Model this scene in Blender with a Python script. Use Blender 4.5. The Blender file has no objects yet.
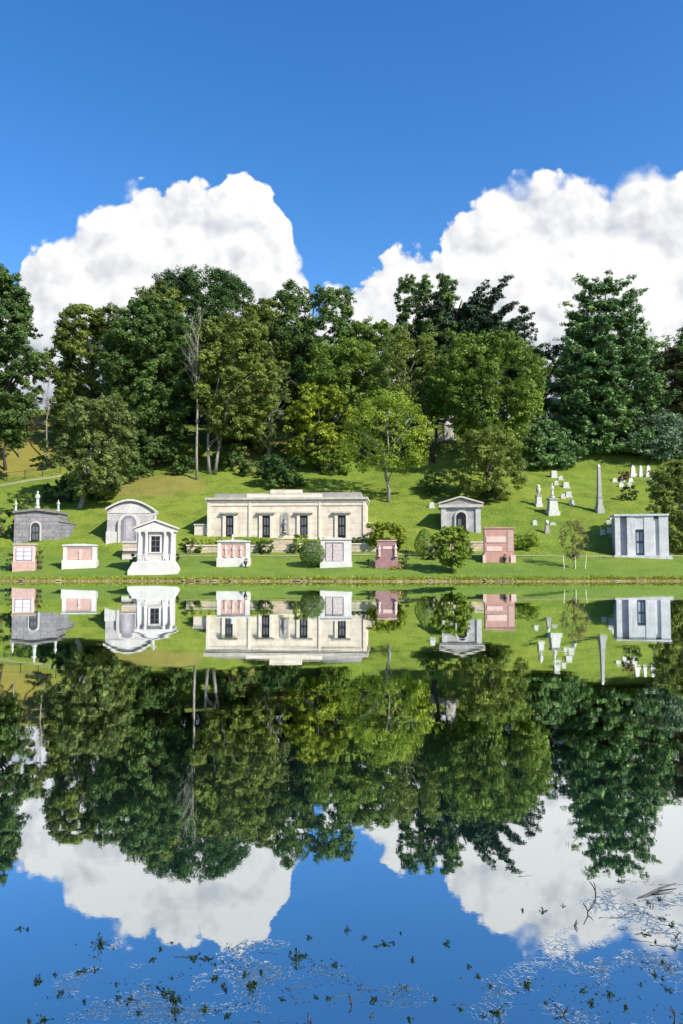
import bpy, math, random
import numpy as np
from mathutils import Vector, Matrix, Euler

R = math.radians
sc = bpy.context.scene
COL = sc.collection
rnd = random.Random(7)
NP = np.random.default_rng(11)

# ------------------------------------------------------------------ camera
H, PITCH, F = 2.6, R(3.1), 740.0
W_, H_ = 683, 1024
cam_d = bpy.data.cameras.new('camera')
cam = bpy.data.objects.new('camera', cam_d); COL.objects.link(cam)
cam.location = (0, 0, H); cam.rotation_euler = (R(90) + PITCH, 0, 0)
cam_d.sensor_fit = 'VERTICAL'; cam_d.sensor_height = 36.0; cam_d.lens = 36.0 * F / H_
cam_d.clip_start = .1; cam_d.clip_end = 5000
sc.camera = cam
sc.render.resolution_x, sc.render.resolution_y = W_, H_

def ray(px, py):
    a, b = (px - 341.5) / F, (512 - py) / F
    return np.array([a, math.cos(PITCH) - b * math.sin(PITCH), math.sin(PITCH) + b * math.cos(PITCH)])
def at(px, py, Y):
    d = ray(px, py); t = Y / d[1]
    return np.array([d[0] * t, Y, H + d[2] * t])

# ------------------------------------------------------------------ terrain height
PY = [-400, -3, 2.0, 3.4, 8, 60, 64.5, 66.0, 66.35, 67.2, 69, 77, 79, 80, 107, 112, 120, 130, 145, 170, 400, 2500]
PZ = [1.5, 1.0, .6, -.35, -1.2, -1.2, -.5, 0.0, .24, .40, .66, 2.3, 2.9, 3.9, 14.6, 18.6, 22.3, 25.4, 28.5, 31, 31, 24]
def shore(x):
    return .35 * np.sin(x * .11 + 1) + .16 * np.sin(x * .43) + .07 * np.sin(x * 1.27 + .6) + .04 * np.sin(x * 3.1)
def zt(x, y):
    x = np.asarray(x, float); y = np.asarray(y, float)
    far = np.clip((y - 40) / 20, 0, 1); fade = np.clip((90 - y) / 18, 0, 1)
    z = np.interp(y + shore(x) * far * fade, PY, PZ)
    hill = np.clip((y - 88) / 15, 0, 1) * np.clip((400 - y) / 150, 0, 1)
    z = z + hill * (.30 * np.sin(x * .16 + y * .11) + .2 * np.sin(x * .37 - y * .23 + 2))
    z = z + 2.2 * np.clip((-x - 36) / 14, 0, 1) * np.clip((y - 100) / 22, 0, 1) * np.clip((400 - y) / 150, 0, 1)
    return z
def ground(px, py, y0=66.4):
    """where the view ray through this pixel meets the terrain"""
    d = ray(px, py); y = y0
    while y < 300:
        t = y / d[1]
        if H + d[2] * t <= zt(d[0] * t, y): break
        y += .05
    t = y / d[1]
    return np.array([d[0] * t, y, float(zt(d[0] * t, y))])

# ------------------------------------------------------------------ object helpers
def tag(o, label=None, cat=None, group=None, kind=None):
    if label: o['label'] = label
    if cat: o['category'] = cat
    if group: o['group'] = group
    if kind: o['kind'] = kind
    return o
def thing(name, label, cat, loc=(0, 0, 0), rz=0, group=None):
    o = bpy.data.objects.new(name, None); COL.objects.link(o)
    o.empty_display_size = .2
    o.location = [float(v) for v in loc]; o.rotation_euler = (0, 0, rz)
    return tag(o, label, cat, group)
def link(name, me, mat, parent=None):
    o = bpy.data.objects.new(name, me); COL.objects.link(o)
    if mat is not None: me.materials.append(mat)
    if parent is not None: o.parent = parent
    return o
def dup(root, loc, rz=0, sc_=1.0, label=None, group=None):
    r = root.copy(); COL.objects.link(r)
    r.location = [float(v) for v in loc]; r.rotation_euler = (0, 0, rz); r.scale = (sc_, sc_, sc_)
    if label: r['label'] = label
    if group: r['group'] = group
    for ch in list(root.children):
        c = ch.copy(); COL.objects.link(c); c.parent = r
        for g in list(ch.children):
            d = g.copy(); COL.objects.link(d); d.parent = c
    return r

class MB:
    def __init__(s): s.v = []; s.f = []
    def add(s, v, f):
        n = len(s.v); s.v += [tuple(map(float, p)) for p in v]; s.f += [tuple(i + n for i in q) for q in f]; return s
    def box(s, x0, x1, y0, y1, z0, z1, tx=0, ty=0):
        """box; tx, ty shrink the top on each side"""
        v = [(x0, y0, z0), (x1, y0, z0), (x1, y1, z0), (x0, y1, z0),
             (x0 + tx, y0 + ty, z1), (x1 - tx, y0 + ty, z1), (x1 - tx, y1 - ty, z1), (x0 + tx, y1 - ty, z1)]
        return s.add(v, [(3, 2, 1, 0), (4, 5, 6, 7), (0, 1, 5, 4), (1, 2, 6, 5), (2, 3, 7, 6), (3, 0, 4, 7)])
    def prism(s, pts, y0, y1):
        """polygon in x-z (counter-clockwise seen from the front) pushed back from y0 to y1"""
        n = len(pts)
        v = [(p[0], y0, p[1]) for p in pts] + [(p[0], y1, p[1]) for p in pts]
        f = [tuple(range(n)), tuple(range(2 * n - 1, n - 1, -1))]
        f += [((i + 1) % n, i, n + i, n + (i + 1) % n) for i in range(n)]
        return s.add(v, f)
    def lathe(s, prof, seg=10, c=(0, 0, 0), sx=1, sy=1):
        v = []; f = []
        for r, z in prof:
            for k in range(seg):
                a = 2 * math.pi * k / seg
                v.append((c[0] + r * sx * math.cos(a), c[1] + r * sy * math.sin(a), c[2] + z))
        for i in range(len(prof) - 1):
            for k in range(seg):
                f.append((i * seg + k, i * seg + (k + 1) % seg, (i + 1) * seg + (k + 1) % seg, (i + 1) * seg + k))
        f.append(tuple(range(seg - 1, -1, -1))); f.append(tuple(range((len(prof) - 1) * seg, len(prof) * seg)))
        return s.add(v, f)
    def tube(s, pts, rad, seg=6):
        pts = [Vector([float(c) for c in p]) for p in pts]; v = []; f = []; n = len(pts)
        if not hasattr(rad, '__len__'): rad = [rad] * n
        for i, p in enumerate(pts):
            d = (pts[min(i + 1, n - 1)] - pts[max(i - 1, 0)])
            if d.length < 1e-6: d = Vector((0, 0, 1))
            d.normalize()
            a = d.cross(Vector((0, 1, 0)) if abs(d.y) < .9 else Vector((1, 0, 0))).normalized(); b = d.cross(a)
            for k in range(seg):
                t = 2 * math.pi * k / seg
                q = p + (a * math.cos(t) + b * math.sin(t)) * rad[i]; v.append(tuple(q))
        for i in range(n - 1):
            for k in range(seg):
                f.append((i * seg + k, i * seg + (k + 1) % seg, (i + 1) * seg + (k + 1) % seg, (i + 1) * seg + k))
        f.append(tuple(range(seg - 1, -1, -1))); f.append(tuple(range((n - 1) * seg, n * seg)))
        return s.add(v, f)
    def build(s, name, mat, parent=None, smooth=False):
        me = bpy.data.meshes.new(name); me.from_pydata(s.v, [], s.f); me.update()
        if smooth: me.shade_smooth()
        return link(name, me, mat, parent)

def arch(x0, x1, z0, z1, n=9):
    """outline of an opening with a half-round head, counter-clockwise"""
    c, r = (x0 + x1) / 2, (x1 - x0) / 2
    pts = [(x0, z0), (x1, z0)]
    for k in range(n + 1):
        a = math.pi * k / n; pts.append((c + r * math.cos(a), z1 - r + r * math.sin(a)))
    return pts

# ------------------------------------------------------------------ materials
class NT:
    def __init__(s, tree): s.t = tree; s.n = tree.nodes; s.l = tree.links
    def new(s, typ, **kw):
        n = s.n.new(typ)
        for k, v in kw.items():
            if k.startswith('i_'): n.inputs[k[2:].replace('_', ' ')].default_value = v
            else: setattr(n, k, v)
        return n
    def link(s, a, b): s.l.new(a, b)
    def val(s, x, sock):
        if isinstance(x, (int, float)): sock.default_value = x
        else: s.l.new(x, sock)
    def math(s, op, a, b=0.0, c=0.0, clamp=False):
        n = s.n.new('ShaderNodeMath'); n.operation = op; n.use_clamp = clamp
        for x, k in zip((a, b, c), n.inputs): s.val(x, k)
        return n.outputs[0]
    def step(s, x, lo, hi):
        n = s.n.new('ShaderNodeMapRange'); n.interpolation_type = 'SMOOTHSTEP'; n.clamp = True
        s.val(x, n.inputs[0])
        n.inputs[1].default_value = lo; n.inputs[2].default_value = hi
        return n.outputs[0]
    def mix(s, fac, a, b, blend='MIX'):
        n = s.n.new('ShaderNodeMix'); n.data_type = 'RGBA'; n.blend_type = blend
        s.val(fac, n.inputs[0])
        for x, k in ((a, n.inputs[6]), (b, n.inputs[7])):
            if isinstance(x, tuple): k.default_value = (*x[:3], 1)
            else: s.l.new(x, k)
        return n.outputs[2]
    def noise(s, vec, scale, detail=4, rough=.55, dim='3D'):
        n = s.n.new('ShaderNodeTexNoise'); n.noise_dimensions = dim
        n.inputs['Scale'].default_value = scale; n.inputs['Detail'].default_value = detail; n.inputs['Roughness'].default_value = rough
        if vec is not None: s.l.new(vec, n.inputs['Vector'])
        return n

def new_mat(name):
    m = bpy.data.materials.new(name); m.use_nodes = True
    t = NT(m.node_tree); t.n.clear()
    out = t.new('ShaderNodeOutputMaterial')
    return m, t, out

def stone(name, c1, c2, scale=1.5, course=0.0, stain=.35, rough=.8, joint=.55, brick_w=1.2, grain=.06):
    """weathered stone: two tones, drips and, when course > 0, ashlar joints that high"""
    m, t, out = new_mat(name)
    tc = t.new('ShaderNodeTexCoord'); p = tc.outputs['Object']
    n1 = t.noise(p, scale, 6, .62); n2 = t.noise(p, scale * 9, 3, .6)
    mp = t.new('ShaderNodeMapping'); mp.inputs['Scale'].default_value = (3.2, 3.2, .35); t.link(p, mp.inputs[0])
    n3 = t.noise(mp.outputs[0], 1.6, 4, .6)
    c = t.mix(t.step(n1.outputs[0], .35, .68), c1, c2)
    c = t.mix(t.math('MULTIPLY', t.step(n3.outputs[0], .52, .75), stain), c, tuple(v * .45 for v in c2))
    c = t.mix(t.math('MULTIPLY', t.step(n2.outputs[0], .35, .75), .28), c, tuple(v * .6 for v in c1))
    b = t.new('ShaderNodeBsdfPrincipled'); b.inputs['Roughness'].default_value = rough
    bump = t.new('ShaderNodeBump'); bump.inputs['Strength'].default_value = .5; bump.inputs['Distance'].default_value = grain
    hgt = n2.outputs[0]
    if course > 0:
        sp = t.new('ShaderNodeSeparateXYZ'); t.link(p, sp.inputs[0])
        cb = t.new('ShaderNodeCombineXYZ'); t.link(t.math('ADD', sp.outputs[0], sp.outputs[1]), cb.inputs[0]); t.link(sp.outputs[2], cb.inputs[1])
        br = t.new('ShaderNodeTexBrick'); t.link(cb.outputs[0], br.inputs['Vector'])
        br.inputs['Scale'].default_value = 1.0; br.inputs['Row Height'].default_value = course; br.inputs['Brick Width'].default_value = course * 2.1 * brick_w
        br.inputs['Mortar Size'].default_value = .022; br.inputs['Mortar Smooth'].default_value = .3; br.inputs['Bias'].default_value = 0
        br.inputs['Color1'].default_value = (.86, .86, .86, 1); br.inputs['Color2'].default_value = (1.08, 1.06, 1.02, 1)
        br.inputs['Mortar'].default_value = (joint, joint, joint, 1)
        c = t.mix(1.0, c, br.outputs['Color'], 'MULTIPLY')
        hgt = t.math('SUBTRACT', t.math('MULTIPLY', n2.outputs[0], .5), br.outputs['Fac'])
    t.link(hgt, bump.inputs['Height']); t.link(bump.outputs[0], b.inputs['Normal'])
    t.link(c, b.inputs['Base Color']); t.link(b.outputs[0], out.inputs[0])
    return m

def plain(name, c, rough=.6, metallic=0.0, vary=.25, scale=6):
    m, t, out = new_mat(name)
    tc = t.new('ShaderNodeTexCoord'); n = t.noise(tc.outputs['Object'], scale, 4)
    b = t.new('ShaderNodeBsdfPrincipled'); b.inputs['Roughness'].default_value = rough; b.inputs['Metallic'].default_value = metallic
    t.link(t.mix(t.step(n.outputs[0], .3, .7), tuple(v * (1 - vary) for v in c), tuple(min(1, v * (1 + vary)) for v in c)), b.inputs['Base Color'])
    t.link(b.outputs[0], out.inputs[0]); return m

def leaf_mat(name, dark, mid, light, trans=.38, rough=.55):
    """foliage: every leaf carries its own 'tint' value"""
    m, t, out = new_mat(name)
    a = t.new('ShaderNodeAttribute', attribute_name='tint')
    cr = t.new('ShaderNodeValToRGB'); e = cr.color_ramp.elements
    e[0].position = .08; e[0].color = (*dark, 1); e[1].position = .95; e[1].color = (*light, 1)
    k = e.new(.5); k.color = (*mid, 1)
    t.link(a.outputs['Fac'], cr.inputs[0])
    b = t.new('ShaderNodeBsdfPrincipled'); b.inputs['Roughness'].default_value = rough
    b.inputs['Specular IOR Level'].default_value = .25
    tr = t.new('ShaderNodeBsdfTranslucent')
    hs = t.new('ShaderNodeHueSaturation'); hs.inputs['Value'].default_value = 1.25; hs.inputs['Hue'].default_value = .485
    t.link(cr.outputs[0], hs.inputs['Color']); t.link(hs.outputs[0], tr.inputs[0])
    t.link(cr.outputs[0], b.inputs['Base Color'])
    mx = t.new('ShaderNodeMixShader'); mx.inputs[0].default_value = trans
    t.link(b.outputs[0], mx.inputs[1]); t.link(tr.outputs[0], mx.inputs[2]); t.link(mx.outputs[0], out.inputs[0])
    return m

LEAF = {
    'dark':   leaf_mat('leaf_dark_green', (0.050, 0.092, 0.026), (0.104, 0.181, 0.044), (0.193, 0.296, 0.071)),
    'deep':   leaf_mat('leaf_deep_green', (0.028, 0.061, 0.018), (0.056, 0.117, 0.028), (0.101, 0.184, 0.043)),
    'blue':   leaf_mat('leaf_blue_green', (0.050, 0.092, 0.040), (0.102, 0.168, 0.067), (0.193, 0.266, 0.101)),
    'mid':    leaf_mat('leaf_mid_green', (0.070, 0.125, 0.022), (0.153, 0.241, 0.038), (0.263, 0.370, 0.060)),
    'bright': leaf_mat('leaf_bright_green', (0.108, 0.179, 0.025), (0.228, 0.328, 0.036), (0.403, 0.476, 0.050)),
    'yellow': leaf_mat('leaf_yellow_green', (0.112, 0.158, 0.019), (0.250, 0.320, 0.031), (0.427, 0.479, 0.046)),
    'olive':  leaf_mat('leaf_olive', (0.079, 0.115, 0.023), (0.179, 0.237, 0.046), (0.312, 0.376, 0.074)),
    'sage':   leaf_mat('leaf_sage', (.078, .110, .030), (.165, .218, .060), (.275, .340, .100)),
    'brown':  leaf_mat('leaf_brown_olive', (.100, .085, .036), (.200, .170, .065), (.310, .270, .105)),
    'rust':   leaf_mat('leaf_rust', (0.110, 0.060, 0.030), (0.200, 0.120, 0.060), (0.280, 0.180, 0.100)),
    'pine':   leaf_mat('needle_pine', (0.041, 0.089, 0.030), (0.103, 0.196, 0.057), (0.241, 0.380, 0.110), trans=.12),
    'cedar':  leaf_mat('needle_cedar', (.018, .036, .020), (.038, .070, .034), (.070, .115, .052), trans=.1),
    'spruce': leaf_mat('needle_blue_spruce', (0.068, 0.123, 0.067), (0.136, 0.215, 0.114), (0.227, 0.317, 0.168), trans=.1),
    'weed':   leaf_mat('leaf_pondweed', (.010, .022, .009), (.026, .055, .016), (.065, .115, .028)),
    'fleck':  leaf_mat('leaf_glint_fleck', (.012, .014, .012), (.036, .042, .040), (.120, .140, .155), trans=.05),  # pale bluish end imitates ripples reflecting bright cloud
    'flower': leaf_mat('flower_mix', (0.350, 0.160, 0.030), (0.550, 0.400, 0.060), (0.750, 0.700, 0.450)),
}
def bark(name, c):
    m, t, out = new_mat(name)
    tc = t.new('ShaderNodeTexCoord'); mp = t.new('ShaderNodeMapping'); mp.inputs['Scale'].default_value = (6, 6, 1.2); t.link(tc.outputs['Object'], mp.inputs[0])
    n = t.noise(mp.outputs[0], 2.0, 5, .65)
    b = t.new('ShaderNodeBsdfPrincipled'); b.inputs['Roughness'].default_value = .9
    t.link(t.mix(t.step(n.outputs[0], .35, .65), tuple(v * .5 for v in c), tuple(v * 1.3 for v in c)), b.inputs['Base Color'])
    bp = t.new('ShaderNodeBump'); bp.inputs['Distance'].default_value = .05; t.link(n.outputs[0], bp.inputs['Height']); t.link(bp.outputs[0], b.inputs['Normal'])
    t.link(b.outputs[0], out.inputs[0]); return m
BARK = {'brown': bark('bark_brown', (.10, .075, .05)), 'dark': bark('bark_dark', (.045, .036, .028)), 'pale': bark('bark_pale', (.27, .24, .20)), 'grey': bark('bark_grey', (.24, .22, .19))}

M = {
    'cream': stone('cream_limestone', (.74, .645, .51), (.60, .50, .385), 1.0, .62, .38, joint=.78),
    'cream_plain': stone('cream_limestone_plain', (.74, .65, .52), (.62, .53, .41), 1.4, 0, .42),
    'coping': stone('weathered_coping', (.56, .50, .41), (.42, .37, .30), 2.2, 0, .5),
    'roof_grey': stone('grey_roof_slab', (.34, .31, .28), (.25, .23, .20), 1.4, 0, .4),
    'grey_block': stone('grey_rough_ashlar', (.30, .28, .29), (.20, .19, .20), 1.8, .42, .4, joint=.5, brick_w=.8, grain=.12),
    'grey_cap': stone('dark_grey_cap', (.24, .22, .21), (.15, .14, .13), 2.0, 0, .5),
    'grey_arch': stone('pale_grey_granite', (.46, .43, .42), (.36, .33, .33), 1.6, .5, .3, joint=.75),
    'grey_plain': stone('pale_grey_granite_plain', (.55, .52, .48), (.44, .41, .38), 2.0, 0, .35),
    'white': stone('white_marble', (.64, .60, .555), (.55, .515, .47), 1.6, 0, .3, rough=.65),
    'white_blue': stone('bluish_white_granite', (.66, .63, .61), (.52, .50, .50), 1.0, 0, .45, rough=.6),
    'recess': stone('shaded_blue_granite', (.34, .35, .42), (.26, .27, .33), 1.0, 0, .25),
    'pink': stone('pink_granite', (.56, .36, .30), (.46, .28, .24), 3.0, 0, .3, rough=.5),
    'pink_pale': stone('pale_pink_granite', (.72, .52, .45), (.66, .45, .38), 3.0, 0, .12, rough=.5),
    'salmon': stone('salmon_granite', (.52, .285, .22), (.43, .22, .17), 2.0, 0, .35, rough=.5),
    'red_brown': stone('red_brown_granite', (.34, .18, .17), (.25, .13, .13), 2.5, 0, .2, rough=.5),
    'tan': stone('tan_sandstone', (.55, .46, .33), (.45, .36, .25), 2.0, .35, .3),
    'headstone': stone('old_white_headstone', (.56, .55, .49), (.44, .43, .37), 3.0, 0, .35),
    'obelisk': stone('weathered_obelisk', (.38, .36, .33), (.28, .27, .24), 2.0, 0, .4),
    'bronze_dark': plain('dark_bronze_door', (.022, .018, .016), .4, .6),
    'door_grey': plain('grey_metal_door', (.13, .12, .13), .5, .3),
    'door_teal': plain('verdigris_door', (.055, .095, .105), .5, .3),
    'panel_purple': plain('purple_grey_panel', (.30, .25, .30), .5),
    'panel_taupe': plain('taupe_panel', (.46, .39, .37), .5),
    'plaque': plain('white_plaque', (.80, .78, .80), .5, vary=.06),
    'metal': plain('weathered_iron', (.05, .05, .05), .6, .5),
    'wood': plain('pale_stake_wood', (.62, .56, .42), .8),
    'rail': plain('dark_rail_wood', (.06, .05, .04), .85),
    'urn': plain('dark_urn', (.03, .025, .025), .5),
    'stick': plain('wet_stick', (.022, .017, .014), .55),
    'drift': plain('grey_driftwood', (.07, .06, .06), .7),
    'ripple_glint': plain('pale_ripple_glint', (.26, .33, .42), .5),  # pale tone imitating ripple reflections, not assigned to any mesh
    'rock': stone('bank_rock', (.40, .31, .21), (.28, .21, .14), 4.0, 0, .3),
}

# ------------------------------------------------------------------ ground
def ground_mat():
    m, t, out = new_mat('lawn')
    geo = t.new('ShaderNodeNewGeometry'); p = geo.outputs['Position']
    sp = t.new('ShaderNodeSeparateXYZ'); t.link(p, sp.inputs[0]); X, Y, Z = sp.outputs
    big = t.noise(p, .07, 4, .6).outputs[0]; med = t.noise(p, .45, 5, .6).outputs[0]; fine = t.noise(p, 4.0, 4, .7).outputs[0]
    c = t.mix(t.step(big, .36, .64), (.128, .192, .022), (.182, .225, .028))
    c = t.mix(t.math('MULTIPLY', t.step(med, .42, .66), .7), c, (.066, .122, .014))
    c = t.mix(t.math('MULTIPLY', t.step(fine, .42, .70), .45), c, (.250, .265, .060))
    c = t.mix(t.math('MULTIPLY', t.step(fine, .55, .30), .35), c, (.055, .095, .012))
    # mown lawn by the water: cooler, smoother green
    near = t.math('SUBTRACT', 1.0, t.step(Y, 73, 79))
    c = t.mix(t.math('MULTIPLY', near, .45), c, (.125, .215, .040))
    # worn ochre slopes at two places on the hill
    def patch(cx, cy, rx, ry):
        dx = t.math('DIVIDE', t.math('SUBTRACT', X, cx), rx); dy = t.math('DIVIDE', t.math('SUBTRACT', Y, cy), ry)
        d = t.math('ADD', t.math('MULTIPLY', dx, dx), t.math('MULTIPLY', dy, dy))
        return t.math('SUBTRACT', 1.0, t.step(t.math('ADD', d, t.math('MULTIPLY', t.math('SUBTRACT', med, .5), 1.6)), .35, 1.15))
    c = t.mix(t.math('MULTIPLY', patch(-50, 115, 13, 14), .6), c, (.225, .165, .050))
    c = t.mix(t.math('MULTIPLY', patch(-26, 99, 9, 5.5), .5), c, (.230, .165, .060))
    c = t.mix(t.math('MULTIPLY', patch(-12, 112, 6, 6), .7), c, (.20, .15, .05))
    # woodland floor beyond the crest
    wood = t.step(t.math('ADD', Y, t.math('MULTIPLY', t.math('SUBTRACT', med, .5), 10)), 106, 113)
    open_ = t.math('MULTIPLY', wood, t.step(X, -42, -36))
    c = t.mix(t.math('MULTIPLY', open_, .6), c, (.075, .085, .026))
    # bare bank at the water's edge
    soil = t.mix(t.step(fine, .4, .62), (.150, .118, .042), (.285, .225, .100))
    zz = t.math('ADD', t.math('ADD', Z, t.math('MULTIPLY', t.math('SUBTRACT', fine, .5), .5)), t.math('MULTIPLY', t.math('SUBTRACT', t.noise(p, .8, 3, .6).outputs[0], .5), .8))
    bank = t.math('MULTIPLY', t.math('SUBTRACT', 1.0, t.step(zz, .25, .38)), t.step(Y, 58, 60))
    c = t.mix(bank, c, soil)
    mud = t.math('SUBTRACT', 1.0, t.step(Z, -.30, -.08))
    c = t.mix(mud, c, (.030, .032, .022))
    b = t.new('ShaderNodeBsdfPrincipled'); b.inputs['Roughness'].default_value = .95; b.inputs['Specular IOR Level'].default_value = .1
    t.link(c, b.inputs['Base Color'])
    bp = t.new('ShaderNodeBump'); bp.inputs['Distance'].default_value = .25; bp.inputs['Strength'].default_value = .7
    t.link(t.math('ADD', fine, t.math('MULTIPLY', med, .8)), bp.inputs['Height']); t.link(bp.outputs[0], b.inputs['Normal'])
    t.link(b.outputs[0], out.inputs[0]); return m

def make_ground():
    ys = np.concatenate([[-1200, -400, -100, -30, -8], np.arange(-4, 10, .7), np.arange(11, 62, 3.0), np.arange(62.5, 65, .5), np.arange(65, 68, .12), np.arange(68.2, 82, .5), np.arange(82.7, 150, .9), [155, 165, 180, 200, 240, 300, 400, 700, 1400, 2500]])
    xs = np.concatenate([[-2500, -900, -400, -220, -140, -100, -80], np.arange(-66, 66.1, .55), [80, 100, 140, 220, 400, 900, 2500]])
    gx, gy = np.meshgrid(xs, ys); gz = zt(gx, gy)
    gz = gz + np.where((gy > 67) & (gy < 150), NP.normal(0, .018, gz.shape), 0)
    v = np.stack([gx, gy, gz], -1).reshape(-1, 3); nx, ny = len(xs), len(ys)
    i = np.arange(nx * ny).reshape(ny, nx)
    q = np.stack([i[:-1, :-1], i[:-1, 1:], i[1:, 1:], i[1:, :-1]], -1).reshape(-1, 4)
    me = quads('ground', v, q); me.shade_smooth()
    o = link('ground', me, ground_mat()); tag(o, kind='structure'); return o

def quads(name, v, q, tint=None):
    me = bpy.data.meshes.new(name)
    me.vertices.add(len(v)); me.vertices.foreach_set('co', np.ascontiguousarray(v, np.float32).ravel())
    me.loops.add(len(q) * 4); me.loops.foreach_set('vertex_index', np.ascontiguousarray(q, np.int32).ravel())
    me.polygons.add(len(q)); me.polygons.foreach_set('loop_start', np.arange(len(q), dtype=np.int32) * 4)
    if tint is not None:
        at_ = me.attributes.new('tint', 'FLOAT', 'FACE'); at_.data.foreach_set('value', np.ascontiguousarray(tint, np.float32))
    me.update(calc_edges=True); me.validate(); return me

make_ground()

# ------------------------------------------------------------------ water
WEED_PATCHES = [(180, 995, .50), (112, 995, .42), (245, 965, .40), (285, 990, .42), (605, 995, .55), (655, 955, .60), (640, 1008, .5), (660, 905, .5), (380, 990, .3), (520, 1000, .35), (95, 945, .15), (315, 985, .3)]
def water_mat():
    m, t, out = new_mat('pond_water')
    geo = t.new('ShaderNodeNewGeometry'); p = geo.outputs['Position']
    sp = t.new('ShaderNodeSeparateXYZ'); t.link(p, sp.inputs[0])
    mp = t.new('ShaderNodeMapping'); mp.inputs['Scale'].default_value = (.35, 1.0, 1); t.link(p, mp.inputs[0])
    r1 = t.noise(mp.outputs[0], .55, 3, .5).outputs[0]; r2 = t.noise(p, 7.0, 3, .6).outputs[0]
    # the skin of the water is wrinkled where weed lies just under it
    mask = None
    for px, py, r in WEED_PATCHES:
        g = at_water(px, py)
        dx = t.math('DIVIDE', t.math('SUBTRACT', sp.outputs[0], float(g[0])), r * 1.2); dy = t.math('DIVIDE', t.math('SUBTRACT', sp.outputs[1], float(g[1])), r * .8)
        d = t.math('ADD', t.math('MULTIPLY', dx, dx), t.math('MULTIPLY', dy, dy))
        k = t.math('SUBTRACT', 1.0, t.step(d, .2, 1.2)); mask = k if mask is None else t.math('MAXIMUM', mask, k)
    w1 = t.noise(p, 19, 2, .5).outputs[0]; w2 = t.noise(p, 2.6, 3, .6).outputs[0]; mask = t.math('MULTIPLY', mask, t.step(w2, .48, .62))
    wr = t.math('MULTIPLY', mask, t.math('MULTIPLY', t.step(t.math('ABSOLUTE', t.math('SUBTRACT', w1, .5)), .06, 0.0), .0010))
    hgt = t.math('ADD', t.math('ADD', t.math('MULTIPLY', r1, .0028), t.math('MULTIPLY', r2, .00012)), wr)
    bp = t.new('ShaderNodeBump'); bp.inputs['Distance'].default_value = 1.0; bp.inputs['Strength'].default_value = 1.0
    t.link(hgt, bp.inputs['Height'])
    gl = t.new('ShaderNodeBsdfAnisotropic'); gl.inputs['Roughness'].default_value = .012; gl.inputs['Color'].default_value = (.95, .985, 1.0, 1); t.link(bp.outputs[0], gl.inputs['Normal'])
    df = t.new('ShaderNodeBsdfDiffuse'); df.inputs[0].default_value = (.008, .026, .022, 1)
    fr = t.new('ShaderNodeFresnel'); fr.inputs['IOR'].default_value = 1.333
    mx = t.new('ShaderNodeMixShader')
    t.link(t.math('ADD', t.math('MULTIPLY', fr.outputs[0], 1.8), .53, clamp=True), mx.inputs[0]); t.link(df.outputs[0], mx.inputs[1]); t.link(gl.outputs[0], mx.inputs[2])
    t.link(mx.outputs[0], out.inputs[0]); return m
def at_water(px, py):
    d = ray(px, py); t = -H / d[2]; return np.array([d[0] * t, d[1] * t, 0.0])
wm = MB(); wm.add([(-900, 1.0, 0), (900, 1.0, 0), (900, 68.5, 0), (-900, 68.5, 0)], [(0, 1, 2, 3)])
tag(wm.build('water', water_mat()), kind='structure')

# a narrow path across the lawn and the lane above the left tomb
def strip(name, pts, w, mat, lift=.012):
    """pts: ground points; a sheet that follows the terrain"""
    P = []
    for a, b in zip(pts[:-1], pts[1:]):
        n = max(2, int(np.hypot(*(b - a)[:2]) / .6))
        for k in range(n): P.append(a + (b - a) * k / n)
    P.append(pts[-1]); P = np.array(P); v = []; q = []
    for i in range(len(P)):
        d = P[min(i + 1, len(P) - 1)] - P[max(i - 1, 0)]; nrm = np.array([-d[1], d[0], 0]) / max(1e-6, np.hypot(d[0], d[1]))
        for s in (-1, -.33, .33, 1):
            c = P[i] + nrm * s * w / 2; v.append((c[0], c[1], float(zt(c[0], c[1])) + lift + .03))
    for i in range(len(P) - 1):
        for k in range(3): q.append((i * 4 + k, i * 4 + 4 + k, i * 4 + 5 + k, i * 4 + 1 + k))
    o = link(name, quads(name, np.array(v), np.array(q)), mat); return tag(o, kind='structure')
path_m = stone('worn_path', (.30, .28, .15), (.20, .21, .09), 1.0, 0, .1)
strip('path', [np.array([x, 76.6 + .25 * math.sin(x * .2), 0.]) for x in (-22, -14, -6, 2, 10, 20, 30, 44)], .55, path_m)
strip('lane', [ground(px, py, 80) for px, py in ((-30, 492), (0, 486), (26, 481), (50, 478), (75, 474))], 1.1, path_m)

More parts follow.
